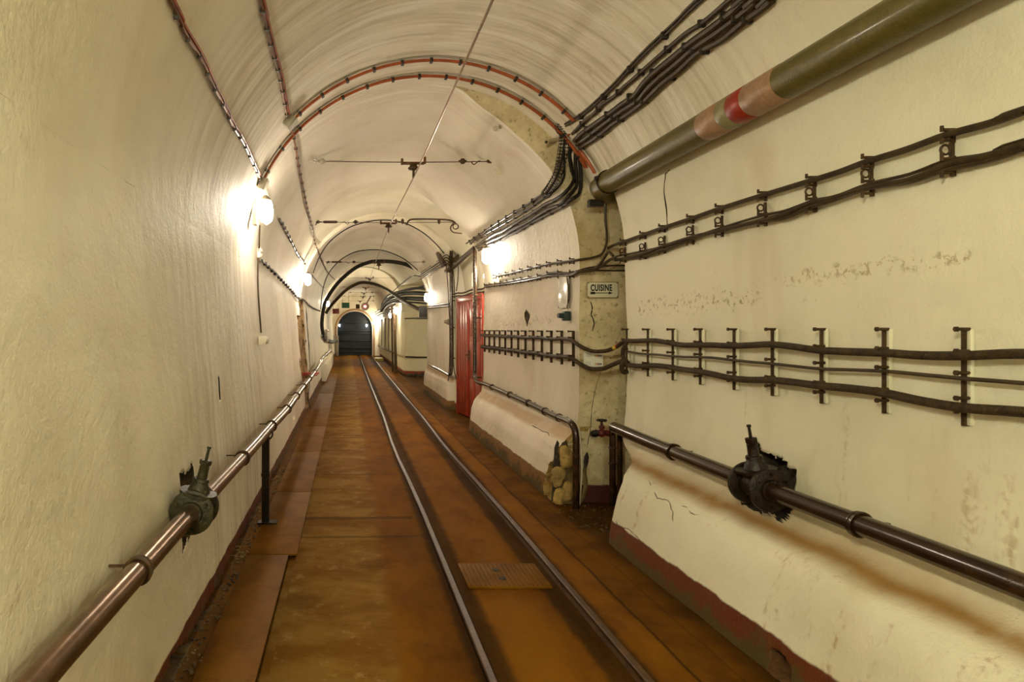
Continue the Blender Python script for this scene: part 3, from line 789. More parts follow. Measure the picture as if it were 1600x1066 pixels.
# upper green pipe
GX, GZ = 1.737, 2.283
def gp(px): return GX * 1000 / (px - VX)
t = thing('olive_pipe', 'big glossy olive pipe with red and tan colour bands under the vault', 'pipe', (GX, 3, GZ - .08))
b = MB(); path = [(GX, -5.5, GZ), (GX, 1, GZ), (GX, 4.34, GZ), (GX + .012, 4.42, GZ), (GX + .05, 4.50, GZ), (GX + .12, 4.55, GZ - .01), (GX + .22, 4.57, GZ - .02), (GX + .6, 4.57, GZ - .02)]
b.ring_tube([V3(p) for p in path], .073, 28); b.build('pipe', 'green_pipe', t)
def band(p0_, p1_, mat, nm='colour_band'):
    b = MB(); y0, y1 = gp(p0_), gp(p1_); b.lathe((GX, y1, GZ), (0, 1, 0), [(0, .0735), (.002, .0748), (y0 - y1 - .002, .0748), (y0 - y1, .0735)], 28)
    o = b.build(nm, mat, t); return o
o = band(1108, 1140, 'band_tan'); o['label'] = 'tan band farther from the camera'
o = band(1140, 1157, 'band_grey'); o['label'] = 'grey green band'
o = band(1157, 1180, 'band_red'); o['label'] = 'red band'
o = band(1180, 1231, 'band_tan'); o['label'] = 'wide tan band nearer the camera'
b = MB(); b.torus((GX, 4.26, GZ), (0, 1, 0), .077, .006, 28, 6)
b.box((GX - .077, 4.26, GZ + .03), (.03, .03, .012)); b.box((GX - .08, 4.25, GZ + .012), (.035, .02, .012)); b.build('strap_clamp', 'cast_dark', t)
b = MB(); b.box((GX + .03, 4.56, GZ - .085), (.10, .05, .05)); b.build('wall_bracket', 'cast_dark', t)

# ------------------------------------------------------------------ overhead contact wire and its hangers
t = thing('contact_wire', 'bare overhead contact wire running down the middle of the vault', 'wire', (.6, 5, 2.7))
WP = [(.606, -5, 2.68), (.605, 2.67, 2.675), (.603, 5.45, 2.68), (.56, 8.47, 2.685), (.57, 12, 2.68), (.60, 17.6, 2.67), (.62, 21.8, 2.67), (.63, 25, 2.67), (.62, 28.5, 2.66)]
b = MB(); b.tube(WP, .0065, 8, 3); b.build('wire', 'wire', t)
def hanger(y, pyw, pxl, pxr, pxc, label, flip=False, full=True, hose=False):
    L, Rr = at(pxl, pyw, y), at(pxr, pyw, y); c = at(pxc, pyw, y); k = 1
    if flip: k = -1
    t = thing('wire_hanger', label, 'wire hanger', (c.x, y, c.z - .12), 'cross hangers of the contact wire')
    b = MB(); b.tube([L, L.lerp(Rr, .5) + V3((0, 0, -.008)), Rr], .004, 6, 5); b.build('span_wire', 'iron', t)
    s_ = 1.0
    A, B = (L, Rr) if not flip else (Rr, L)          # A: shackle end, B: turnbuckle end
    dv = (B - A).normalized()
    W = (B - A).length
    for q, nm in ((A + dv * .10 * W / 1.8, 'a'), (A + dv * W * .745, 'b')):
        b = MB(); b.sphere(q, .026, seg=14, rings=8); b.cyl(q - dv * .035, q + dv * .035, .010, seg=8); b.build('ball_insulator', 'porcelain' if nm == 'a' else 'iron', t)
    if full:
        b = MB(); b.torus(A + dv * .03, (0, 1, 0), .02, .005, 14, 6); b.torus(A + dv * .05, (0, 0, 1), .018, .005, 14, 6); b.cyl(A - dv * .06, A + dv * .02, .006, seg=8); b.build('shackle', 'pale_metal', t)
        b = MB()
        for q in range(10): b.torus(A + dv * (.16 + q * .013), dv + V3((0, .4, 0)), .008, .003, 8, 4)
        b.build('twisted_tail', 'pale_metal', t)
        h0 = A + dv * W * .80
        b = MB(); b.tube([h0, h0 + V3((k * -.018, 0, -.012)), h0 + V3((0, 0, -.028)), h0 + V3((k * .02, 0, -.016)), h0 + V3((k * .02, 0, .0)) + dv * .02, h0 + dv * .06], .005, 6, 4); b.build('hook', 'iron', t)
        b = MB(); b.box(A + dv * W * .918 + V3((0, 0, .010)), (.17, .03, .011), bev=.002); b.box(A + dv * W * .918 - V3((0, 0, .010)), (.17, .03, .011), bev=.002)
        for e in (-.085, .085): b.cyl(A + dv * (W * .918 + e - .012), A + dv * (W * .918 + e + .012), .012, seg=8)
        b.build('turnbuckle', 'iron_rust', t)
        b = MB(); b.cyl(B - dv * .05, B + dv * .05, .008, seg=8); b.torus(B + V3((0, 0, 0)), (0, 1, 0), .016, .006, 12, 6); b.box(B + V3((k * .02, 0, -.02)), (.012, .012, .05), Matrix.Rotation(R(-35 * k), 3, 'Y')); b.build('eye_bolt', 'iron', t)
    # clamp bracket with bell insulator over the wire
    b = MB(); b.box(c + V3((0, 0, -.018)), (.19, .03, .022), bev=.004)
    b.box(c + V3((-.10, 0, -.004)), (.022, .03, .055), bev=.006); b.box(c + V3((.10, 0, .008)), (.022, .03, .062), bev=.006); b.build('wire_clamp', 'iron_rust', t)
    b = MB(); b.lathe(c + V3((0, 0, -.105)), (0, 0, 1), [(0, .006), (.02, .010), (.03, .016), (.034, .044), (.045, .050), (.06, .034), (.085, .026)], 16); b.build('bell_insulator', 'iron', t)
    b = MB(); b.box(c + V3((0, 0, -.115)), (.014, .07, .05), bev=.003); b.build('wire_grip', 'iron', t)
    if hose:
        b = MB(); P = [at(635, 352, y - .02), at(640, 344, y - .03), at(655, 342.5, y - .03), at(690, 343, y - .03), at(706, 345, y - .03), at(712, 349, y - .03)]
        b.tube(P, .011, 8, 5); b.build('stiffening_rod', 'iron', t)
        b = MB(); b.tube([at(709, 348, y - .03), at(704, 356, y - .03), at(708, 363, y - .03), at(722, 365, y - .03)], .008, 8, 5); b.torus(at(712, 354, y - .03), (0, 1, 0), .035, .008, 14, 6); b.build('coil', 'iron', t)
        for q in (629, 686):
            b = MB(); b.lathe(at(q, 346, y - .03) - V3((0, 0, .035)), (0, 0, 1), [(0, .008), (.02, .02), (.05, .02), (.07, .008)], 10); b.build('rod_stop', 'iron', t)
    return t
h1 = hanger(5.63, 252, 486, 804, 646, 'nearest contact wire hanger, with a paper tag and hook at its right')
b = MB(); b.box(at(778, 268, 5.63), (.07, .002, .06)); b.build('paper_tag', 'plastic', h1)
hanger(8.47, 347, 497, 727, 607, 'second contact wire hanger, with a bent rod and coil at its right', flip=True, hose=True)
hanger(12.0, 409.5, 513, 670, 592, 'third contact wire hanger, just in front of the broad black hose arch', flip=True)
for i, (y, py, a, c_, ce) in enumerate(((17.9, 434, 529, 655, 577.5), (21.8, 448.8, 530, 658, 571.5), (25.0, 457.2, 545, 594, 568.7), (28.0, 463, 535, 600, 567), (30.4, 470, 531, 601, 562.5))):
    hanger(y, py, a, c_, ce, '%s contact wire hanger counted from the camera, small and far' % ORD[i + 3], full=False)
# ------------------------------------------------------------------ copper arches
def arch_cable(y, a0, a1, label, ext=None, ext0=None):
    pts = []
    for a in frange(a1, a0, 5): pts.append(V3((CX + (RR - .022) * math.cos(R(a)), y, CZ + (RR - .022) * math.sin(R(a)))))
    t = thing('copper_cable', label, 'cable', pts[-1], 'orange cables arching over the vault')
    P = pts + (ext or [])
    P = (ext0 or []) + P
    b = MB(); b.tube(P, .0095, 8, 3); b.build('cable', 'copper', t)
    b = MB(); b.tube([p + V3((0, .019, .006)) for p in P], .0095, 8, 3); b.build('cable', 'copper', t)
    b = MB(); b.tube([p + V3((0, -.016, .014)) for p in P], .003, 6, 3); b.build('shadow_line', 'pale_metal', t)  # thin grey tube standing in for the shadow line of the cables
    for a in frange(a1 + 4, a0 - 4, 8.2):
        c = V3((CX + (RR - .018) * math.cos(R(a)), y + .009, CZ + (RR - .018) * math.sin(R(a))))
        b = MB(); b.box(c, (.032, .046, .020), Matrix.Rotation(-R(a), 3, 'Y'), bev=.003); b.build('clip', 'clip', t)
a_l = math.degrees(math.atan2(2.36 - CZ, -.62 - CX)); a_r = math.degrees(math.atan2(2.43 - CZ, 1.78 - CX))
arch_cable(4.60, a_l, 30, 'lower orange cable pair arching over the vault from box to olive pipe',
           ext=None, ext0=[at(930, 271, 4.5), at(921, 255, 4.5), at(906, 235, 4.52)])
arch_cable(4.33, math.degrees(math.atan2(2.71 - CZ, -.40 - CX)), math.degrees(math.atan2(2.707 - CZ, 1.524 - CX)),
           'upper orange cable pair arching over the vault to the cable knot',
           ext0=[at(886, 213, 4.6), at(897, 203, 4.5), at(901, 194, 4.42), at(898, 186, 4.35)])
def jbox(c, label, rot):
    t = thing('junction_box', label, 'junction box', c, 'grey boxes at the cable arch ends')
    m = Matrix.Rotation(rot, 3, 'Y')
    b = MB(); b.box(c, (.05, .085, .085), m, bev=.005); b.build('box', 'box_grey', t)
    b = MB(); b.box(V3(c) + m @ V3((.028, 0, 0)), (.010, .092, .092), m, bev=.003); b.build('lid', 'box_grey', t)
jbox(hit(410, 288, .03), 'grey junction box at the left foot of the lower orange arch', R(20))
jbox(hit(453, 191, .03), 'grey junction box at the left foot of the upper orange arch', R(40))

def wall_cable(name, pts, r, mat, label, off=.018, n=1, spread=(0, .02, 0), clips=None, clip_mat='clip', group=None, sec=None, clipsize=(.03, .03, .03), sm=5, jig=0, cat='cable', second=None, weave=0):
    P = hits(pts, off, sec)
    if P[0].y < 3.6 and P[0].y > P[1].y - 2 and (pts[0][1] < 5 or pts[0][0] > 1590):      # carries on behind the camera
        P = [V3((P[0].x, y, P[0].z)) for y in (-3, -1, 0)] + P if P[0].y > .3 else P
    t = thing(name, label, cat, P[0], group)
    for k in range(n):
        o = V3(spread) * k
        Q = [p + o + (noise.noise_vector(p * 3 + V3((k * 5, 0, 0))) * jig) for p in P]
        if weave: Q = [q + V3((0, 0, math.sin(i * 1.7 + k * 2.4) * weave)) for i, q in enumerate(Q)]
        b = MB(); b.tube(Q, r, 8, sm); b.build('cable' if cat == 'cable' else 'tube', mat if not (second and k) else second, t)
    if clips:
        for c in clips:
            c = hit(c[0], c[1], off, sec) + V3(spread) * ((n - 1) / 2) if not isinstance(c, V3) else c
            b = MB(); b.box(c, clipsize, bev=.003); b.build('clip', clip_mat, t)
    return t
def along(pts, m):          # m evenly spaced image points along a traced line, for clips
    L = [0]
    for a, c in zip(pts, pts[1:]): L.append(L[-1] + math.hypot(c[0] - a[0], c[1] - a[1]))
    out = []
    for k in range(m):
        s_ = L[-1] * (k + .5) / m
        for i in range(len(L) - 1):
            if L[i] <= s_ <= L[i + 1]:
                f = (s_ - L[i]) / (L[i + 1] - L[i]); out.append((pts[i][0] + f * (pts[i + 1][0] - pts[i][0]), pts[i][1] + f * (pts[i + 1][1] - pts[i][1]))); break
    return out
def space_clips(pts, off, d, sec=None):   # clips every d metres along the real cable
    P = catmull(hits(pts, off, sec), 8); out = []; acc = 0
    for a, c in zip(P, P[1:]):
        l = (c - a).length; acc += l
        if acc >= d: acc = 0; out.append(c)
    return out
LA = [(255, -20), (286, 46), (314, 92), (333, 133), (352, 170), (366, 200), (380, 222), (393, 250), (406, 278)]
wall_cable('copper_cable', LA, .0075, 'copper_dark', 'twin brown cable along the left vault to the lower grey box', n=2, spread=(.005, .0, .017), clips=space_clips(LA, .018, .15), clipsize=(.018, .009, .030), second='copper')
LB = [(403, -15), (410, 17), (421, 60), (430, 94), (438, 122), (443, 150), (449, 182)]
wall_cable('copper_cable', LB, .0075, 'copper_dark', 'twin brown cable along the upper left vault to the upper grey box', n=2, spread=(.012, .0, .012), clips=space_clips(LB, .018, .15), clipsize=(.026, .009, .022), second='copper')
LB2 = [(455, 200), (461, 225), (466, 255), (473, 290), (480, 325), (487, 352), (491, 375), (500, 400), (512, 425), (523, 437)]
wall_cable('copper_cable', LB2, .009, 'copper_dark', 'pinkish cable with loose clips running on along the left vault past the upper box', clips=space_clips(LB2, .018, .22), clipsize=(.026, .010, .024))
LA2 = [(437, 342), (452, 370), (465, 397), (476, 412)]
wall_cable('wall_cable', LA2, .010, 'cable', 'clipped cable slanting down from the first to the second left lamp', clips=space_clips(LA2, .018, .22), clipsize=(.03, .02, .03))
LA3 = [(488, 430), (500, 444), (510, 456), (513, 462)]
wall_cable('wall_cable', LA3, .010, 'cable', 'short cable beyond the second left lamp towards the hose arch')
wall_cable('wall_cable', [(411, 291), (418, 302), (421, 312)], .006, 'pale_metal', 'short white conduit between the lower grey box and the first left lamp', cat='tube')
# conduit, sockets and outlet below the first lamp
t = wall_cable('wall_cable', [(406, 352), (405.5, 370), (405, 388)], .006, 'cable', 'straight conduit from the first left lamp to the twin socket')
def plastic_box(p, size, mat, label, nm, knobs=0, cat='socket', side=1):
    t = thing(nm, label, cat, V3(p) - V3((0, 0, size[2] / 2)))
    b = MB(); b.box(p, size, bev=.005); b.build('housing', mat, t)
    for k in range(knobs):
        q = V3(p) + V3((side * size[0] / 2, 0, size[2] * (.25 - .5 * k)))
        b = MB(); b.lathe(q, (side, -.35, 0), [(0, .014), (.008, .014), (.010, .008)], 12); b.build('socket_face', mat, t)
    return t
plastic_box(hit(405, 395, .012), (.03, .05, .085), 'plastic', 'cream twin socket below the first left lamp', 'twin_socket', 2)
wall_cable('wall_cable', [(403.5, 404), (403, 440), (405, 480), (408, 520)], .007, 'cable', 'grey cable hanging from the twin socket to the lower outlet', off=.01)
p = hit(410, 532, .03); t = plastic_box(p, (.06, .06, .07), 'plastic', 'cream round outlet box at the end of the hanging cable', 'outlet_box', 0)
b = MB(); b.lathe(p + V3((.02, 0, 0)), (1, -.3, 0), [(0, .026), (.02, .028), (.026, .018)], 14); b.build('outlet_cover', 'plastic', t)
LC = [(408, 406), (418, 416), (430, 428), (445, 443), (458, 457), (466, 466), (475, 469), (484, 478), (492, 483), (500, 486)]
wall_cable('wall_cable', LC, .009, 'cable', 'knobbly cable sagging from the twin socket past the peeled strip', clips=space_clips(LC, .018, .24), clipsize=(.03, .025, .03), jig=.02)
plastic_box(hit(480, 467, .012), (.04, .08, .10), 'plastic', 'small cream switch box under the second left lamp', 'switch_box', 1)

# ------------------------------------------------------------------ upper right cables, near block
RA = [(1110, -12), (1095, 0), (1055, 40), (1012, 80), (985, 108), (955, 140), (925, 168), (905, 184), (884, 197)]
wall_cable('wall_cable', RA, .007, 'cable', 'topmost thin twin cable on the right side of the vault', n=2, spread=(-.006, 0, .014), clips=space_clips(RA, .018, .36), clipsize=(.035, .02, .035))
RB = [(1160, -18), (1136, 2), (1100, 34), (1072, 53), (1043, 77), (1015, 101), (990, 123), (976, 134), (960, 150), (942, 163), (928, 178), (914, 189), (894, 209)]
wall_cable('wall_cable', RB, .012, 'cable', 'single dark cable between the topmost pair and the thick bundle', clips=space_clips(RB, .018, .28), clipsize=(.034, .014, .034), jig=.006)
RCs = [
    [(1205, -40), (1163, -2), (1140, 20), (1110, 45), (1080, 68), (1050, 92), (1024, 112), (1005, 130), (990, 148), (970, 163), (952, 178), (932, 192), (910, 208), (897, 220)],
    [(1225, -40), (1180, 2), (1147, 30), (1116, 54), (1086, 76), (1056, 101), (1030, 121), (1012, 137), (996, 155), (975, 170), (957, 184), (937, 199), (917, 215), (901, 226)],
    [(1245, -40), (1205, 0), (1162, 33), (1128, 62), (1092, 83), (1062, 110), (1037, 128), (1018, 145), (1002, 160), (980, 178), (960, 192), (944, 205), (926, 219), (906, 231)]]
for i, L in enumerate(RCs):
    wall_cable('power_cable', L, .017, 'cable', '%s cable of the thick bundle above the olive pipe' % ('topmost', 'middle', 'lowest')[i], clips=space_clips(L, .018, .30), clipsize=(.044, .014, .044), jig=.010, group='thick bundle above the olive pipe', off=.022)
# drop across the bare step face
DROP = [((896, 222), (890, 240), (893, 262), (897, 280), (884, 300), (866, 313)), ((901, 228), (899, 250), (901, 275), (900, 292), (887, 308), (873, 321)), ((906, 232), (906, 255), (908, 280), (905, 302), (893, 312), (880, 322)), ((882, 205), (881, 235), (882, 262), (880, 280), (868, 297), (850, 309))]
for i, L in enumerate(DROP):
    P = [at(px, py, 4.66 + .03 * k) for k, (px, py) in enumerate(L[:-2])] + [hit(*L[-2], .03, 1), hit(*L[-1], .022, 1)]
    t = thing('power_cable', 'black cable dropping down the bare concrete step, %s from the left' % ('second', 'third', 'fourth', 'first')[i], 'cable', P[-1], 'black cables dropping down the step')
    b = MB(); b.tube(P, .014 if i < 3 else .008, 8, 6); b.build('cable', 'cable_black', t)
# wire basket sleeve
CG = [at(883, 180, 4.55), at(880, 196, 4.60), at(882, 215, 4.62), at(880, 236, 4.64), at(876, 258, 4.68), at(869, 278, 4.74), at(860, 294, 4.82), at(853, 303, 4.90)]
t = thing('wire_sleeve', 'black wire mesh sleeve hanging around a cable beside the orange arches', 'wire mesh', CG[-1])
CC = catmull(CG, 4)
b = MB(); b.ring_tube(CC, .009, 8); b.build('cable', 'cable_black', t)
rad = [.05 if i < 6 else .036 for i in range(len(CC))]
b = MB()
for k in range(7):
    a = 2 * math.pi * k / 7; P = []
    for i, c in enumerate(CC):
        rr = rad[i] * (.6 if i in (0, len(CC) - 1) else 1) * (1 + .25 * noise.noise(c * 12 + V3((k, 0, 0))))
        P.append(c + V3((math.cos(a) * rr, math.sin(a) * rr, 0)))
    b.ring_tube(P, .0024, 5)
for i in range(0, len(CC), 1):
    c = CC[i]; T = (CC[min(i + 1, len(CC) - 1)] - CC[max(i - 1, 0)]).normalized()
    b.torus(c, T, rad[i], .0024, 14, 4)
for k in range(12):
    b.torus(CC[3] + V3((random.uniform(-.02, .02), random.uniform(-.02, .02), random.uniform(-.04, .05))), (random.uniform(-1, 1), random.uniform(-1, 1), random.uniform(-1, 1)), random.uniform(.03, .055), .0022, 14, 4)
b.build('mesh', 'cable_black', t)
# bolt peg in the bare concrete
t = thing('wall_peg', 'short round peg sticking out of the shaded concrete crescent', 'peg', at(856, 221, 4.72))
b = MB(); b.cyl(at(872, 218, 4.80), at(854, 222, 4.68), .018, seg=12); b.build('peg', 'concrete', t)
b = MB(); b.cyl(at(854, 222, 4.68), at(853.2, 222.3, 4.675), .011, seg=12); b.build('bolt_head', 'iron', t)
b = MB(); p = hit(776, 200, .02); b.lathe(p, (-.5, -1, -.4), [(0, .012), (.03, .012), (.032, .02), (.045, .02)], 12); b.torus(p + V3((.03, 0, .01)), (0, 1, 0), .014, .004, 12, 5)
tag(b.build('eye_bolt', 'pale_metal'), 'small white eye bolt screwed into the vault near the crescent tip', 'bolt')

# bundle on the far block
FB = [[(848, 303), (818.5, 322.6), (795, 337), (765, 356), (741, 372), (728, 381)],
      [(850, 309), (830, 322.5), (808.7, 337), (777, 355), (757, 367), (736, 380)],
      [(866, 313), (852, 320), (838, 328.5), (820, 340), (799, 352), (785, 360), (771, 366), (757, 377), (744, 385)],
      [(873.7, 320.6), (858, 327), (842, 336), (822, 349), (804.7, 356), (790, 365), (775, 372), (762, 379), (746, 387)],
      [(880, 322), (862, 332), (846, 340), (828, 350), (808, 362), (793, 368), (778, 378), (765, 383), (748, 391)]]
FL = ['topmost, bare cable of the far bundle above the right lamp', 'second cable of the far bundle, with many small clips', 'third cable of the far bundle, thick and glossy', 'fourth cable of the far bundle, thick and wavy', 'lowest cable of the far bundle just over the right lamp']
for i, L in enumerate(FB):
    wall_cable('power_cable', L, (.009, .011, .017, .017, .014)[i], 'cable', FL[i], clips=space_clips(L, .02, .26, 1), clipsize=(.032, .012, .034), sec=1, off=.022, jig=.008, group='cable bundle on the far right vault')

# ------------------------------------------------------------------ middle right cables
UA = [(1640, 158), (1600, 174), (1545, 193), (1478, 211), (1415, 234), (1353, 253), (1310, 269), (1265, 283), (1189, 306), (1122, 327), (1079, 342), (1036, 356), (1008, 366), (972, 379), (960, 383, 4.62), (950, 388, 4.68)]
def cleat(c, s=1.0, tall=.0):
    b = MB(); b.box(c + V3((.022, 0, -.002)), (.010, .010 * s, .05 * s)); b.box(c + V3((.004, 0, .018 * s)), (.034, .013, .007)); b.box(c + V3((.004, 0, -.018 * s)), (.034, .013, .007))
    b.cyl(c + V3((-.013, 0, .012 * s)), c + V3((-.013, 0, .032 * s)), .005, seg=8); b.cyl(c + V3((-.013, 0, -.012 * s)), c + V3((-.013, 0, -.03 * s)), .005, seg=8)
    if tall:
        b.torus(c + V3((-.002, 0, .040 * s)), (0, 1, 0), .012 * s, .004, 12, 5); b.box(c + V3((.022, .004, .035 * s)), (.008, .012, .05 * s))
    return b
XS = (1478, 1353, 1265, 1189, 1122, 1077, 1033, 1003, 972)
def on_line(L, x):
    L = [q[:2] for q in L]
    for a, c in zip(L, L[1:]):
        if min(a[0], c[0]) <= x <= max(a[0], c[0]):
            k = (x - a[0]) / (c[0] - a[0]); return (x, a[1] + k * (c[1] - a[1]))
t = wall_cable('wall_cable', UA, .0115, 'cable', 'single upper cable crossing the near right wall between the olive pipe and the triple bundle', off=.03)
for x in XS: cleat(hit(*on_line(UA, x), .03), .9).build('cleat', 'iron', t)
UB = [(1640, 214), (1600, 229), (1540, 246), (1478, 259), (1420, 280), (1355, 292), (1300, 311), (1265, 319), (1225, 335), (1189, 342), (1122, 360), (1077, 373), (1032, 388), (1000, 398), (962, 405)]
for i in range(3):
    L = [(x, y + (-5, 0, 4.5)[i] * (x - VX) / 900 + (2.2 * math.sin(k * 1.3 + i * 2.1))) for k, (x, y) in enumerate(UB)]
    t = wall_cable('wall_cable', L, (.006, .0105, .0095)[i], 'cable', ('thin top cable', 'middle cable', 'lowest cable')[i] + ' of the triple bundle crossing the near right wall', off=.030 + .006 * (i == 1), group='triple cable bundle on the right wall', jig=.004)
    if i == 1:
        for x in XS: cleat(hit(*on_line(UB, x), .032), 1.25, 1).build('cleat', 'iron', t)
# continuing over the passage onto the far block
UA2 = [at(946, 318, 4.6), at(946, 345, 4.62), at(948, 365, 4.64), at(947, 382, 4.66), at(940, 397, 4.7), at(924.6, 402.8, 4.74), at(905, 406, 4.79), hit(883, 409.5, .025, 1), hit(861.5, 412, .025, 1), hit(830, 419, .025, 1), hit(797, 427.5, .025, 1), hit(776, 432, .025, 1)]
t = thing('wall_cable', 'thin cable curling down from the olive pipe end and on along the far block', 'cable', UA2[-1])
b = MB(); b.tube(UA2, .009, 8, 5); b.build('cable', 'cable', t)
for y in frange(4.92, 7.5, .28):
    px = VX + 1720 / y; q = on_line([(905, 406), (883, 409.5), (861.5, 412), (830, 419), (797, 427.5), (770, 433)], px)
    if q: cleat(hit(*q, .025, 1), .9).build('cleat', 'iron', t)
UB2 = [[(958, 400), (950, 395), (938, 412), (927, 420), (905, 424), (893, 427), (862.7, 426.5), (848, 431), (819, 436), (785, 442), (757, 446)],
       [(962, 404), (953, 406), (940, 416), (927, 422), (905, 425), (890, 431), (862, 431), (845, 434), (819, 439.5), (785, 445), (757, 449)]]
for i, L in enumerate(UB2):
    P = [at(x, y, 4.4 + .08 * k) for k, (x, y) in enumerate(L[:5])] + [hit(x, y, .022, 1) for x, y in L[5:]]
    t = thing('wall_cable', ('upper' if i == 0 else 'lower') + ' of the two cables sweeping over the sign to the far block', 'cable', P[-1], 'cables sweeping over the enamel sign')
    b = MB(); b.tube(P, .0105, 8, 5); b.build('cable', 'cable', t)
    if i == 0:
        for y in frange(4.92, 8.0, .28):
            px = VX + 1720 / y; q = on_line(L[4:], px)
            if q: cleat(hit(*q, .022, 1) + V3((0, 0, -.008)), 1.1).build('cleat', 'iron', t)
for i, (p_, q_) in enumerate((((905, 424), (958, 415)), ((905, 427), (958, 423)))):
    b = MB(); b.tube([at(p_[0] - 6, p_[1], 4.79), at(925, (p_[1] + q_[1]) / 2 - 2, 4.78), at(q_[0], q_[1], 4.78), at(980, q_[1], 4.78)], .006, 8, 4)
    tag(b.build('branch_cable', 'cable'), ('upper' if i == 0 else 'lower') + ' thin branch cable just above the enamel sign', 'cable', 'thin branches above the enamel sign')
# ------------------------------------------------------------------ racks
XB = 1.925
def bracket(x, y, z0, z1, label, group, cables, w=.011, tt=None):
    t = thing('cable_bracket', label, 'bracket', (x, y, z0), group)
    b = MB(); m = 6
    b.box((x, y, (z0 + z1) / 2), (.022, w, z1 - z0), bev=.002)
    b.build('bar', 'iron', t)
    if w > .01: b = MB(); b.box((x + .004, y - w * .5 - .006, (z0 + z1) / 2), (.012, .012, z1 - z0 - .006), bev=.001); b.build('painted_flange', 'enamel', t)
    for z in cables + [z1 - .022, z0 + .03]:
        b = MB(); b.cyl((x, y - .012, z + .018), (x - .045, y - .016, z + .018), .0055, seg=8); b.lathe((x - .042, y - .016, z + .018), (-1, 0, 0), [(0, .009), (.006, .009)], 6); b.build('pin', 'iron', t)
xs = [(1508, 'first'), (1383, 'second'), (1285, 'third'), (1208, 'fourth'), (1148, 'fifth'), (1095, 'sixth'), (1052, 'seventh'), (1013, 'eighth'), (980, 'ninth')]
for px, w_ in xs:
    y = 1920 / (px - VX)
    bracket(1.922, y, 1.0, 1.305, '%s upright cable bracket counted from the right photo edge' % w_, 'cable brackets on the near right wall', [1.215, 1.148, 1.07])
def rack_cable(z, r, x, label, mat, wav=.008, y0=.9, y1=4.36, pre=None, post=None, extra=None):
    P = [V3((x, y0 - 3, z))] + [V3((x - .002 + .004 * math.sin(y * 9), y, z + wav * math.sin(y * 5.3 + z * 30) + wav * .5 * math.sin(y * 11.7))) for y in frange(y0, y1, .15)] + (post or [])
    t = thing('rack_cable', label, 'cable', P[1], 'cables lying on the near wall brackets')
    rr = r
    b = MB(); b.tube(P, rr, 12, 4); b.build('cable', mat, t)
    return t
post_u = [at(974, 534, 4.40), at(965, 541, 4.45), at(955, 546, 4.50), at(942.6, 549, 4.55), at(924.6, 548.5, 4.63), at(906.6, 541, 4.72), at(893, 532, 4.84)] + [V3((1.685, y, 1.225 + .004 * math.sin(y * 8))) for y in frange(5.0, 8.05, .2)]
t = rack_cable(1.222, .0145, 1.885, 'upper tarred cable on the brackets, with a yellow mark in its sag over the passage', 'cable_thick', post=post_u)
b = MB(); p_, q_ = at(963, 542, 4.46), at(970, 537, 4.43); b.cyl(p_, q_, .0155, seg=12); b.build('marker_tape', 'band_red', t)['label'] = 'red marking tape'
b = MB(); p_, q_ = at(959, 544, 4.48), at(963, 542, 4.46); b.cyl(p_, q_, .0155, seg=12); b.build('marker_tape', 'yellow_print', t)['label'] = 'yellow marking tape'
post_l = [at(978, 563, 4.38), at(970, 565, 4.42), at(955, 571, 4.50), at(942.6, 576, 4.55), at(924.6, 577, 4.63), at(906.6, 569, 4.72), at(891, 559, 4.84)] + [V3((1.685, y, 1.085 + .004 * math.sin(y * 8))) for y in frange(5.0, 8.05, .2)]
t = rack_cable(1.072, .0155, 1.885, 'lower tarred cable on the brackets, sagging over the small white notice', 'cable_thick', post=post_l)
b = MB(); b.tube([V3((1.885, 4.30, 1.075)), at(975, 565, 4.33), at(971, 574, 4.34), at(975, 582, 4.36), at(981, 580, 4.40)], .016, 10, 5); b.build('end_loop', 'cable_thick', t)
t = rack_cable(1.148, .0065, 1.895, 'thin middle cable on the near wall brackets', 'cable', wav=.004)
b = MB(); b.tube([V3((1.89, 4.32, 1.215)), at(974, 545, 4.33), at(974, 560, 4.34), V3((1.885, 4.32, 1.09))], .013, 8, 5)
tag(b.build('cable_loop', 'cable_thick'), 'short upright loop joining the two tarred cables at the wall end', 'cable')
for k in range(13):
    y = 4.86 + .262 * k
    bracket(1.715, y, 1.02, 1.29, '%s small bracket beyond the passage, counted from the near end' % ORD[k], 'small cable brackets on the far right block', [1.222, 1.085], w=.0095)

# ------------------------------------------------------------------ signs
t = thing('enamel_sign', 'cream enamel kitchen sign with black arrow on the bare concrete', 'sign', (1.905, 4.785, 1.53))
A, B = at(916.5, 440.5, 4.78), at(966, 466, 4.78); cx_, cz_ = (A.x + B.x) / 2, (A.z + B.z) / 2; w_, h_ = B.x - A.x, A.z - B.z
b = MB(); b.box((cx_, 4.778, cz_), (w_, .008, h_), bev=.003); b.build('rim', 'enamel_rust', t)
b = MB(); b.box((cx_, 4.773, cz_), (w_ - .012, .006, h_ - .012), bev=.003); b.build('panel', 'enamel', t)
def text_mesh(body, size, loc, sx, mat, parent, name='lettering', rot=(R(90), 0, 0), bold=.0):
    cu = bpy.data.curves.new('t', 'FONT'); cu.body = body; cu.size = size; cu.align_x = 'CENTER'; cu.align_y = 'CENTER'; cu.extrude = .0008; cu.offset = bold; cu.space_character = 1.12
    o = bpy.data.objects.new('t', cu); col.objects.link(o); bpy.context.view_layer.update()
    me = bpy.data.meshes.new_from_object(o.evaluated_get(bpy.context.evaluated_depsgraph_get()))
    bpy.data.objects.remove(o)
    me.transform(Matrix.Diagonal((sx, 1, 1, 1))); me.transform(Matrix.Rotation(rot[2], 4, 'Z') @ Matrix.Rotation(rot[0], 4, 'X'))
    me.materials.clear(); me.materials.append(M[mat]); ob = bpy.data.objects.new(name, me); col.objects.link(ob)
    ob.parent = parent; ob.location = V3(loc) - WLOC[parent.name]; return ob
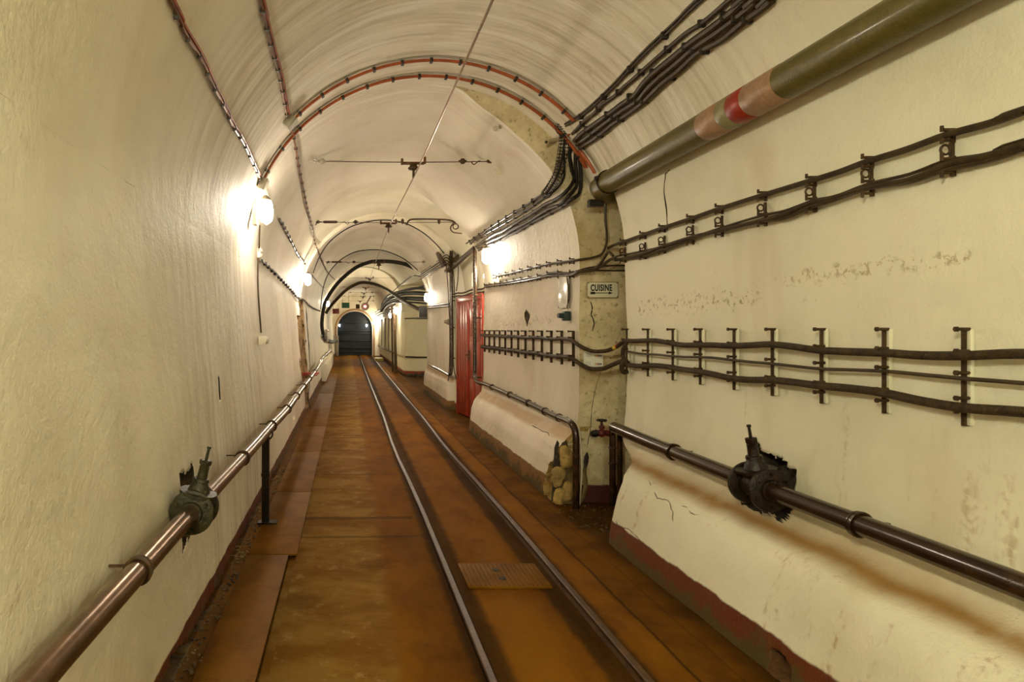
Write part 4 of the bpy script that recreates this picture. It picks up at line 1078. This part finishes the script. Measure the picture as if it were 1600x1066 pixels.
text_mesh('CUISINE', .066, at(939.5, 450.3, 4.768), .60, 'ink', t, bold=.0024)
ac = at(939.5, 458, 4.768)
b = MB(); b.box(ac, (.13, .002, .0055)); b.prism([ac + V3((.056, -.001, .010)), ac + V3((.086, -.001, 0)), ac + V3((.056, -.001, -.010))], (0, .002, 0))
b.prism([ac + V3((-.086, -.001, .009)), ac + V3((-.050, -.001, .009)), ac + V3((-.040, -.001, 0)), ac + V3((-.050, -.001, -.009)), ac + V3((-.086, -.001, -.009)), ac + V3((-.076, -.001, 0))], (0, .002, 0))
b.build('arrow', 'ink', t)
for sx_ in (-1, 1):
    for sz_ in (-1, 1):
        b = MB(); b.lathe((cx_ + sx_ * (w_ / 2 - .011), 4.771, cz_ + sz_ * (h_ / 2 - .011)), (0, -1, 0), [(0, .0045), (.003, .004)], 10); b.build('screw', 'iron', t)
# paper notice
t = thing('paper_notice', 'white printed notice behind the sagging tarred cables', 'notice', (1.86, 4.785, 1.0))
A, B = at(912, 549, 4.785), at(942, 573, 4.785); cc = (A + B) / 2
b = MB(); b.box((cc.x, 4.783, cc.z), (B.x - A.x, .003, A.z - B.z)); b.build('sheet', 'paper', t)
b = MB()
for k in range(4): b.box((cc.x - .035, 4.7805, cc.z + .045 - k * .009), (.05 - .01 * (k % 2), .001, .0025))
for k in range(3): b.box((cc.x - .04, 4.7805, cc.z - .025 - k * .009), (.04, .001, .0025))
b.build('print_lines', 'grey_print', t)
for r_, zz in enumerate((.025, -.038)):
    for k, m_ in enumerate(('yellow_print', 'red_print', 'purple_print', 'purple_print')):
        b = MB(); b.box((cc.x + .015 + k * .0135, 4.7805, cc.z + zz), (.010, .001, .014)); b.build('colour_patch', m_, t)
# reflective panel on the far block
t = thing('notice_panel', 'glinting printed notice panel above the dark outlet', 'notice', (1.725, 5.11, 1.47))
b = MB(); b.box((1.720, 5.10, 1.60), (.010, .22, .26), bev=.002); m_ = simple('laminated_paper', (.74, .71, .64), None, .12, coat=1, bump=.3, sc=5); M['clear'] = m_; b.build('sheet', 'clear', t)
b = MB()
for k in range(9): b.box((1.7145, 5.10, 1.60 - k * .012), (.001, .17 - .03 * (k % 3), .003))
b.build('print_lines', 'grey_print', t)
for a_ in (-1, 1):
    for c_ in (-1, 1):
        b = MB(); b.lathe((1.714, 5.10 + a_ * .098, 1.60 + c_ * .118), (-1, 0, 0), [(0, .006), (.003, .005)], 8); b.build('screw', 'iron', t)
# dark outlet with its cable
p = V3((1.71, 4.99, 1.405))
t = thing('outlet_box', 'dark teal outlet box hanging below the glinting notice', 'socket', p)
b = MB(); b.box(p + V3((-.005, 0, 0)), (.055, .065, .075), bev=.01); b.build('housing', 'green_black', t)
b = MB(); b.cyl(p + V3((-.02, -.01, .0)), p + V3((-.075, -.02, .004)), .022, .019, 12); b.build('plug_spout', 'green_black', t)
b = MB(); b.cyl(p + V3((0, 0, .035)), p + V3((0, 0, .055)), .012, .008, 10); b.build('cable_gland', 'plastic', t)
b = MB(); b.tube([p + V3((0, 0, .05)), p + V3((.006, -.005, .11)), p + V3((.008, -.012, .2)), p + V3((.004, 0, .28)), p + V3((.004, .01, .31))], .005, 8, 5); b.tube([p + V3((.008, -.010, .10)), p + V3((.012, -.028, .15)), p + V3((.012, -.02, .25))], .004, 8, 5)
tag(b.build('outlet_cable', 'cable'), 'doubled thin cable from the bundle down to the dark outlet', 'cable')

# ------------------------------------------------------------------ red door (set in the recess)
A, B = V3((1.872, 8.70, 0)), V3((1.745, 9.93, 0)); u = (B - A).normalized(); nn = V3((-u.y, u.x, 0)); W_ = (B - A).length; H_ = 1.77
ang = math.atan2(u.y, u.x); rot = Matrix.Rotation(ang, 3, 'Z')
door = thing('door_1', None, None, A); door['kind'] = 'structure'
def db(name, s0, s1, z0, z1, d0, d1, mat, parent=None, bev=.003):
    b = MB(); c = A + u * ((s0 + s1) / 2) + nn * ((d0 + d1) / 2) + V3((0, 0, (z0 + z1) / 2)); b.box(c, (s1 - s0, d1 - d0, z1 - z0), rot, bev=bev); return b.build(name, mat, parent or door)
db('frame_head', -.02, W_ + .02, H_ - .05, H_ + .03, .0, .05, 'red_paint'); db('frame_post', -.03, .04, 0, H_, 0, .05, 'red_paint'); db('frame_post', W_ - .03, W_ + .03, 0, H_, 0, .05, 'red_paint')
l1 = db('door_leaf', .04, W_ * .52, .02, H_ - .05, .005, .035, 'red_paint')
for z0, z1 in ((.08, .58), (.66, 1.12), (1.20, 1.64)):
    for e in ((.09, .30), (.36, .58)):
        db('panel', e[0], e[1], z0, z1, .035, .043, 'red_paint', l1, .006)
l2 = db('door_leaf', W_ * .53, W_ - .03, .02, H_ - .05, .005, .035, 'red_paint')
for k in range(4):
    s0 = W_ * .54 + k * .135; db('board', s0, s0 + .125, .03, H_ - .06, .034, .044, 'red_paint', l2, .004)
b = MB(); hc = A + u * (W_ * .50) + nn * .045 + V3((0, 0, .93)); b.cyl(hc, hc + nn * .04, .010, seg=10); b.cyl(hc + nn * .04, hc + nn * .04 - u * .09, .008, seg=10); b.box(hc + nn * .004, (.04, .006, .14), rot); b.build('handle', 'iron', door)['label'] = 'black lever handle'

# red bar across the left pipe
t = thing('marker_bar', 'red bar lying across the left pipe below the peeled strip', 'bar', at(485, 585, 9.9))
b = MB(); b.box(at(485, 583.5, 9.9), (.27, .05, .022), bev=.004); b.build('top_bar', 'red_bar', t)
b = MB(); b.box(at(484, 586.5, 9.9), (.24, .03, .018), bev=.004); b.build('lower_bar', 'red_bar', t)

# ------------------------------------------------------------------ things past the red door
b = MB(); b.tube([at(705, 392, 10.2), at(705, 425, 10.2), at(705, 500, 10.18), at(705.5, 570, 10.15), at(703, 586, 10.2), at(696, 583, 10.9), at(683, 576, 12.0), at(673, 571, 13.0), at(669, 566, 13.4)], .027, 12, 5)
t = thing('bent_pipe', 'dark pipe on the pillar beyond the red door, bending along its ledge', 'pipe', at(705, 586, 10.2))
o = b.build('pipe', 'black_pipe', t)
for q in (470, 512, 560):
    b = MB(); b.torus(at(705, q, 10.19), (0, 0, 1), .031, .006, 12, 5); b.box(at(708, q, 10.25), (.06, .03, .02)); b.build('clamp', 'iron', t)
for i, dx in enumerate((-3, 4, 7)):
    b = MB(); b.tube([at(700 + dx, 415, 10.22), at(703 + dx, 450, 10.25), at(705 + dx * .8, 520, 10.25), at(705 + dx, 575, 10.25), at(706 + dx * 2, 595, 10.1)], .008, 6, 4)
    tag(b.build('hanging_cable', 'cable'), 'thin cable hanging by the pillar pipe, %s from the left' % ('first', 'second', 'third')[i], 'cable', 'thin cables beside the pillar pipe')
b = MB(); b.tube([at(742, 388, 8.3), at(725, 402, 9.1), at(710, 416, 9.9), at(700, 422, 10.2), at(697, 424, 10.4)], .036, 12, 4)
tag(b.build('duct_pipe', 'cable'), 'thick grey pipe linking the far bundle to the pillar across the recess', 'pipe')
for i, (zz, r_) in enumerate(((0, .010), (.045, .012), (-.042, .010), (.085, .008))):
    P = [at(706, 416, 10.0) + V3((0, 0, zz)), hit(698, 407, .03, 3) + V3((0, 0, zz)), hit(688, 413, .03, 3) + V3((0, 0, zz)), hit(676, 421, .03, 3) + V3((0, 0, zz)), hit(665, 428, .04, 3) + V3((0, 0, zz)), hit(657, 433, .04, 3) + V3((0, 0, zz))]
    t = thing('power_cable', '%s cable of the bundle over the pillar beyond the red door' % ('third', 'second', 'lowest', 'topmost')[i], 'cable', P[0], 'cable bundle over the pillar')
    b = MB(); b.tube(P, r_, 8, 5); b.build('cable', 'cable', t)
t = thing('corner_bracket', 'dark wing shaped bracket holding the cables above the pillar', 'bracket', at(700, 420, 10.15))
b = MB(); b.prism([at(684, 393, 10.1), at(689, 397, 10.1), at(699, 414, 10.1), at(694, 417, 10.1)], (0, .25, 0)); b.build('left_wing', 'iron', t)
b = MB(); b.prism([at(700, 410, 10.0), at(718, 395, 10.0), at(717, 406, 10.0), at(706, 413, 10.0)], (0, .05, 0)); b.build('right_wing', 'iron', t)
b = MB(); b.tube([at(716, 405, 10.0), at(716, 425, 10.0), at(715, 440, 10.0), at(713, 455, 10.05)], .008, 6, 3); b.build('drop_wire', 'iron', t)
for i, (py, x) in enumerate(((474, 0), (478, 0))):
    P = [V3((1.655, y, HC + (VY - py) / 1000 * 10.3 + .02 * (y - 10.3))) for y in frange(10.35, 13.3, .4)]
    b = MB(); b.tube(P, .014, 8, 2)
    tag(b.build('wall_cable', 'cable'), ('upper' if i == 0 else 'lower') + ' of two cables crossing the pillar face beyond the red door', 'cable', 'cables crossing the pillar face')
p = at(697, 503, 10.45); p.x = 1.64
t = thing('fire_bell', 'small blue grey round fitting on the pillar beyond the red door', 'fitting', p)
b = MB(); b.lathe(p + V3((.03, 0, 0)), (-1, -.2, 0), [(0, .05), (.03, .05), (.06, .03), (.09, .028), (.10, .012)], 14); b.build('housing', 'box_grey', t)
p = V3((1.83, 9.0, HC + .09 * 9.0)); 
b = MB(); b.box((xr3(9.3) - .01, 9.3, 1.3 + .077 * 9.3), (.012, .2, .20)); tag(b.build('wall_notice', 'enamel'), 'faint small notice above the red door', 'notice')
for i, (py0, py1, z_) in enumerate(((450, 441, 0), (454, 446, 0))):
    P = [V3((xr3(y) - .02, y, HC + (VY - (py0 - .5 * (y - 8.3) + 3 * math.sin(y * 3))) / 1000 * y)) for y in frange(8.3, 10.2, .3)]
    P = [V3((xr3(y) - .02, y, 1.862 - .045 * i + .01 * math.sin(y * 7))) for y in frange(8.2, 10.25, .25)]
    b = MB(); b.tube(P, .012, 8, 3); tag(b.build('wall_cable', 'cable'), ('upper' if i == 0 else 'lower') + ' of two cables running just above the red door', 'cable', 'cables above the red door')

def arch_hose(name, pts, r, mat, label, cat, group=None, clips=0):
    P = [at(*p) for p in pts]; t = thing(name, label, cat, P[0], group)
    b = MB(); b.tube(P, r, 12, 5); b.build('hose' if cat == 'hose' else 'cable', mat, t)
    return t
arch_hose('hose_arch', [(505, 523, 14.6), (503, 506, 14.6), (506, 480, 14.6), (513, 463, 14.6), (530, 440, 14.5), (555, 419, 14.4), (575, 410.5, 14.3), (588, 408.5, 14.3), (612, 409, 14.2), (633, 413, 14.1), (650, 421, 14.0), (656, 425, 13.9)], .042, 'cable_black', 'broad black hose arching right under the vault, larger of the two', 'hose', 'black hose arches')
arch_hose('hose_arch', [(509, 490, 17.4), (514, 482, 17.4), (524, 470, 17.3), (540, 454, 17.2), (555, 445, 17.1), (567, 441.5, 17), (585, 444, 17), (605, 453, 16.5), (625, 467, 15.6), (642, 477, 14.6), (658, 485, 14.0)], .042, 'cable', 'dark hose arch behind, slanting down to the right pillar, smaller of the two', 'hose', 'black hose arches')
arch_hose('thin_cable', [(489, 427, 10.25), (500, 400, 10.25), (517, 376, 10.25), (545, 356, 10.25), (575, 346.5, 10.25), (604, 344, 10.25), (633, 349, 10.25), (660, 363, 10.25), (680, 380, 10.25), (694, 396, 10.2)], .009, 'cable_black', 'thin black cable arch on the vault edge above the red door', 'cable', 'thin cable arches')
arch_hose('thin_cable', [(501, 484, 13.5), (504, 455, 13.5), (512, 430, 13.5), (530, 408, 13.5), (555, 394, 13.5), (584, 390.5, 13.5), (604, 393, 13.5), (630, 404, 13.5), (648, 418, 13.5), (656, 426, 13.5)], .010, 'cable_black', 'thin black cable arch just in front of the broad hose', 'cable', 'thin cable arches')
for i, L in enumerate(([(657, 432, 13.5), (642, 432.5, 15), (618, 452, 17), (600, 470, 18.4)], [(668, 452, 13.6), (650, 450.5, 14.5), (628, 455, 16), (606, 462, 17.8), (597, 476, 19)],
                       [(672, 460, 13.6), (650, 458, 14.6), (628, 460, 16), (606, 468, 17.8), (597, 480, 19)], [(672, 468, 13.6), (650, 467, 14.6), (628, 467, 16), (606, 474, 17.8), (596, 486, 19)],
                       [(672, 475, 13.6), (650, 473, 14.6), (628, 472, 16), (612, 474, 17.8), (600, 482, 19)], [(665, 446, 13.6), (645, 452, 14.6), (622, 458, 16), (604, 470, 17.8), (595, 484, 19)])):
    b = MB(); b.tube([at(*p) for p in L], (.014, .03, .045, .05, .02, .02)[i], 10, 5)
    tag(b.build('junction_cable', 'cable_black'), '%s dark cable slung across the side junction' % ('topmost', 'third', 'fourth', 'fifth', 'lowest', 'second')[i], 'cable', 'cables slung across the junction')
t = thing('hose_box', 'dark box on the pillar corner where the hose arch ends', 'box', at(662, 497, 13.95))
b = MB(); b.box(at(661, 487, 13.98), (.17, .14, .24), bev=.01); b.build('housing', 'cable_black', t)
b = MB(); b.box(at(658, 497.5, 13.98), (.24, .16, .03)); b.build('base', 'cable_black', t)
# upright timber poles at the start of the last bore
for i, (a_, b_, y) in enumerate((((612, 478), (613.5, 577), 19.6), ((616, 490), (618.5, 578), 19.0))):
    q_ = at(b_[0], b_[1], y); q_.z = .0; b = MB(); b.cyl(q_, at(a_[0], a_[1], y), .045 if i else .03, seg=8)
    tag(b.build('leaning_pole', 'timber'), ('shorter right' if i else 'taller left') + ' dark pole leaning by the rounded corner past the junction', 'pole', 'dark poles past the junction')
b = MB(); b.tube([at(632, 583 - 39, 18.0) , at(655, 557.5, 17.95), at(672, 557.5, 17.95)], .02, 8, 2)
b.bm.free(); b = MB(); b.tube([V3((1.62, 17.95, HC - .0425 * 17.95)), V3((2.0, 17.95, HC - .0435 * 17.95)), V3((2.5, 17.95, HC - .0435 * 17.95))], .02, 8, 2)
tag(b.build('wall_pipe', 'cable_black'), 'thin dark pipe low across the pale back wall of the junction', 'pipe')
b = MB(); b.tube([V3((1.60, 17.95, HC + .017 * 17.95)), V3((2.0, 17.95, HC + .018 * 17.95)), V3((2.5, 17.95, HC + .018 * 17.95))], .013, 8, 2)
tag(b.build('wall_cable', 'cable'), 'thin cable high across the pale back wall of the junction', 'cable')
b = MB()
for k in range(40): bmesh.ops.create_icosphere(b.bm, subdivisions=1, radius=random.uniform(.02, .07), matrix=Matrix.Translation((random.uniform(1.7, 2.3), 17.7 + random.uniform(-.2, .2), .03)) )
tag(b.build('debris', 'near_black'), 'black debris heaped at the foot of the junction back wall', 'debris', kind='stuff')
# conduits on the last right wall
for i, (y, z0) in enumerate(((19.8, .55), (21.6, .5), (23.2, .55), (25.5, .5), (28.0, .6))):
    b = MB(); b.cyl((1.50, y, z0), (1.50, y, 1.75), .022, seg=8)
    tag(b.build('wall_conduit', 'iron'), '%s upright conduit on the far right wall, counted from the junction' % ORD[i], 'conduit', 'upright conduits on the far right wall')
b = MB(); b.cyl((1.49, 19.8, .55), (1.49, 31.4, .5), .02, seg=8); tag(b.build('wall_pipe', 'iron'), 'low horizontal pipe along the far right wall', 'pipe')
for i in range(3):
    b = MB(); b.tube([V3((1.40 - .03 * i, y, 1.92 + .1 * i + .02 * math.sin(y * 2 + i))) for y in frange(18.6, 31, 1.5)], .03, 8, 2)
    tag(b.build('power_cable', 'cable'), '%s cable high along the far right wall' % ('lowest', 'middle', 'topmost')[i], 'cable', 'cables high on the far right wall')

# signs over the far door
for (nm, a_, b_, y, m_, l) in (('hanging_sign', (534, 473), (546, 481.5), 26, 'sign_green', 'green rectangular board hanging before the dark door'), ('hanging_sign', (519.5, 482.5), (530, 490.5), 27, 'sign_red', 'red brown board at the left above the dark door')):
    A_, B_ = at(*a_, y), at(*b_, y); t = thing(nm, l, 'sign', ((A_.x + B_.x) / 2, y, B_.z), 'boards hanging near the dark door')
    b = MB(); b.box((A_ + B_) / 2, (B_.x - A_.x, .03, A_.z - B_.z), bev=.004); b.build('board', m_, t)
    for x_ in (A_.x + .03, B_.x - .03):
        b = MB(); b.cyl((x_, y, A_.z), (x_, y, A_.z + .42 if m_ == 'sign_green' else A_.z + .12), .006, seg=6); b.build('hanging_wire', 'iron', t)
c = at(570.5, 479, 26.5)
t = thing('signal_lamp', 'round signal with small red light above the dark door', 'signal', c - V3((0, 0, .3)))
b = MB(); b.lathe(c + V3((0, .03, 0)), (0, 1, 0), [(0, .16), (.03, .17), (.10, .15), (.16, .06)], 20); b.build('disc', 'box_grey', t)
b = MB(); b.sphere(c + V3((0, .02, 0)), .045, seg=12, rings=8); b.build('red_lens', 'glow_red', t)
b = MB(); b.cyl(c + V3((.05, .1, .1)), c + V3((.25, .1, .45)), .02, seg=8); b.build('hanger_arm', 'iron', t)
b = MB(); b.box(at(559, 479, 26.5), (.16, .08, .18), bev=.01); tag(b.build('signal_box', 'iron_rust'), 'small rusty box beside the round signal', 'box')
b = MB(); b.box((1.30, 26.6, .06), (.34, .7, .12), bev=.01); tag(b.build('kerb_block', 'yellow_paint'), 'yellow painted kerb block on the floor at the far right', 'block')
# far left: kerb, cabinet, panels
b = MB(); b.box((-.66, 20.2, .22), (.26, 8.5, .44), bev=.03); tag(b.build('whitewashed_kerb', 'vault'), 'low whitewashed kerb at the far end of the left wall', 'kerb')
t = thing('wall_cabinet', 'grey cabinet with rounded top on the far left wall', 'cabinet', (-.70, 19.4, 1.0))
b = MB(); b.box((-.69, 19.4, 1.07), (.20, 1.2, .30), bev=.02); b.build('housing', 'box_grey', t)
b = MB(); b.tube([(-.62, 18.6, 1.26), (-.60, 19.4, 1.27), (-.62, 20.0, 1.25)], .05, 8, 4); b.build('roof_roll', 'pale_metal', t)
for i in range(2):
    b = MB(); b.box((-.66 + .16 * i, 31.35, .50), (.13, .2, 1.0), bev=.01); tag(b.build('post_panel', 'box_grey'), ('left' if i == 0 else 'right') + ' grey upright panel beside the dark door', 'panel', 'upright panels beside the dark door')
for i in range(3):
    b = MB(); b.tube([at(505, 520 + i * 3, 17), at(509, 527 + i * 2.4, 19), at(516, 533 + i * 1.5 - 1, 24), at(527, 532.5 + i * .8, 31)], .03, 8, 4)
    tag(b.build('ground_hose', 'cable_black'), '%s dark hose turning from the arch towards the dark door' % ('topmost', 'middle', 'lowest')[i], 'hose', 'dark hoses on the far left wall')


# ------------------------------------------------------------------ light and view
w = bpy.data.worlds.new('world'); scene.world = w; w.use_nodes = True
w.node_tree.nodes['Background'].inputs[0].default_value = (.02, .016, .01, 1)
scene.view_settings.view_transform = 'Standard'; scene.view_settings.look = 'None'
scene.view_settings.gamma = 1; scene.view_settings.use_curve_mapping = False
scene.view_settings.exposure = 1.40
scene.cycles.max_bounces = 10; scene.cycles.diffuse_bounces = 5; scene.cycles.glossy_bounces = 4
scene.cycles.sample_clamp_indirect = 6; scene.cycles.use_denoising = True
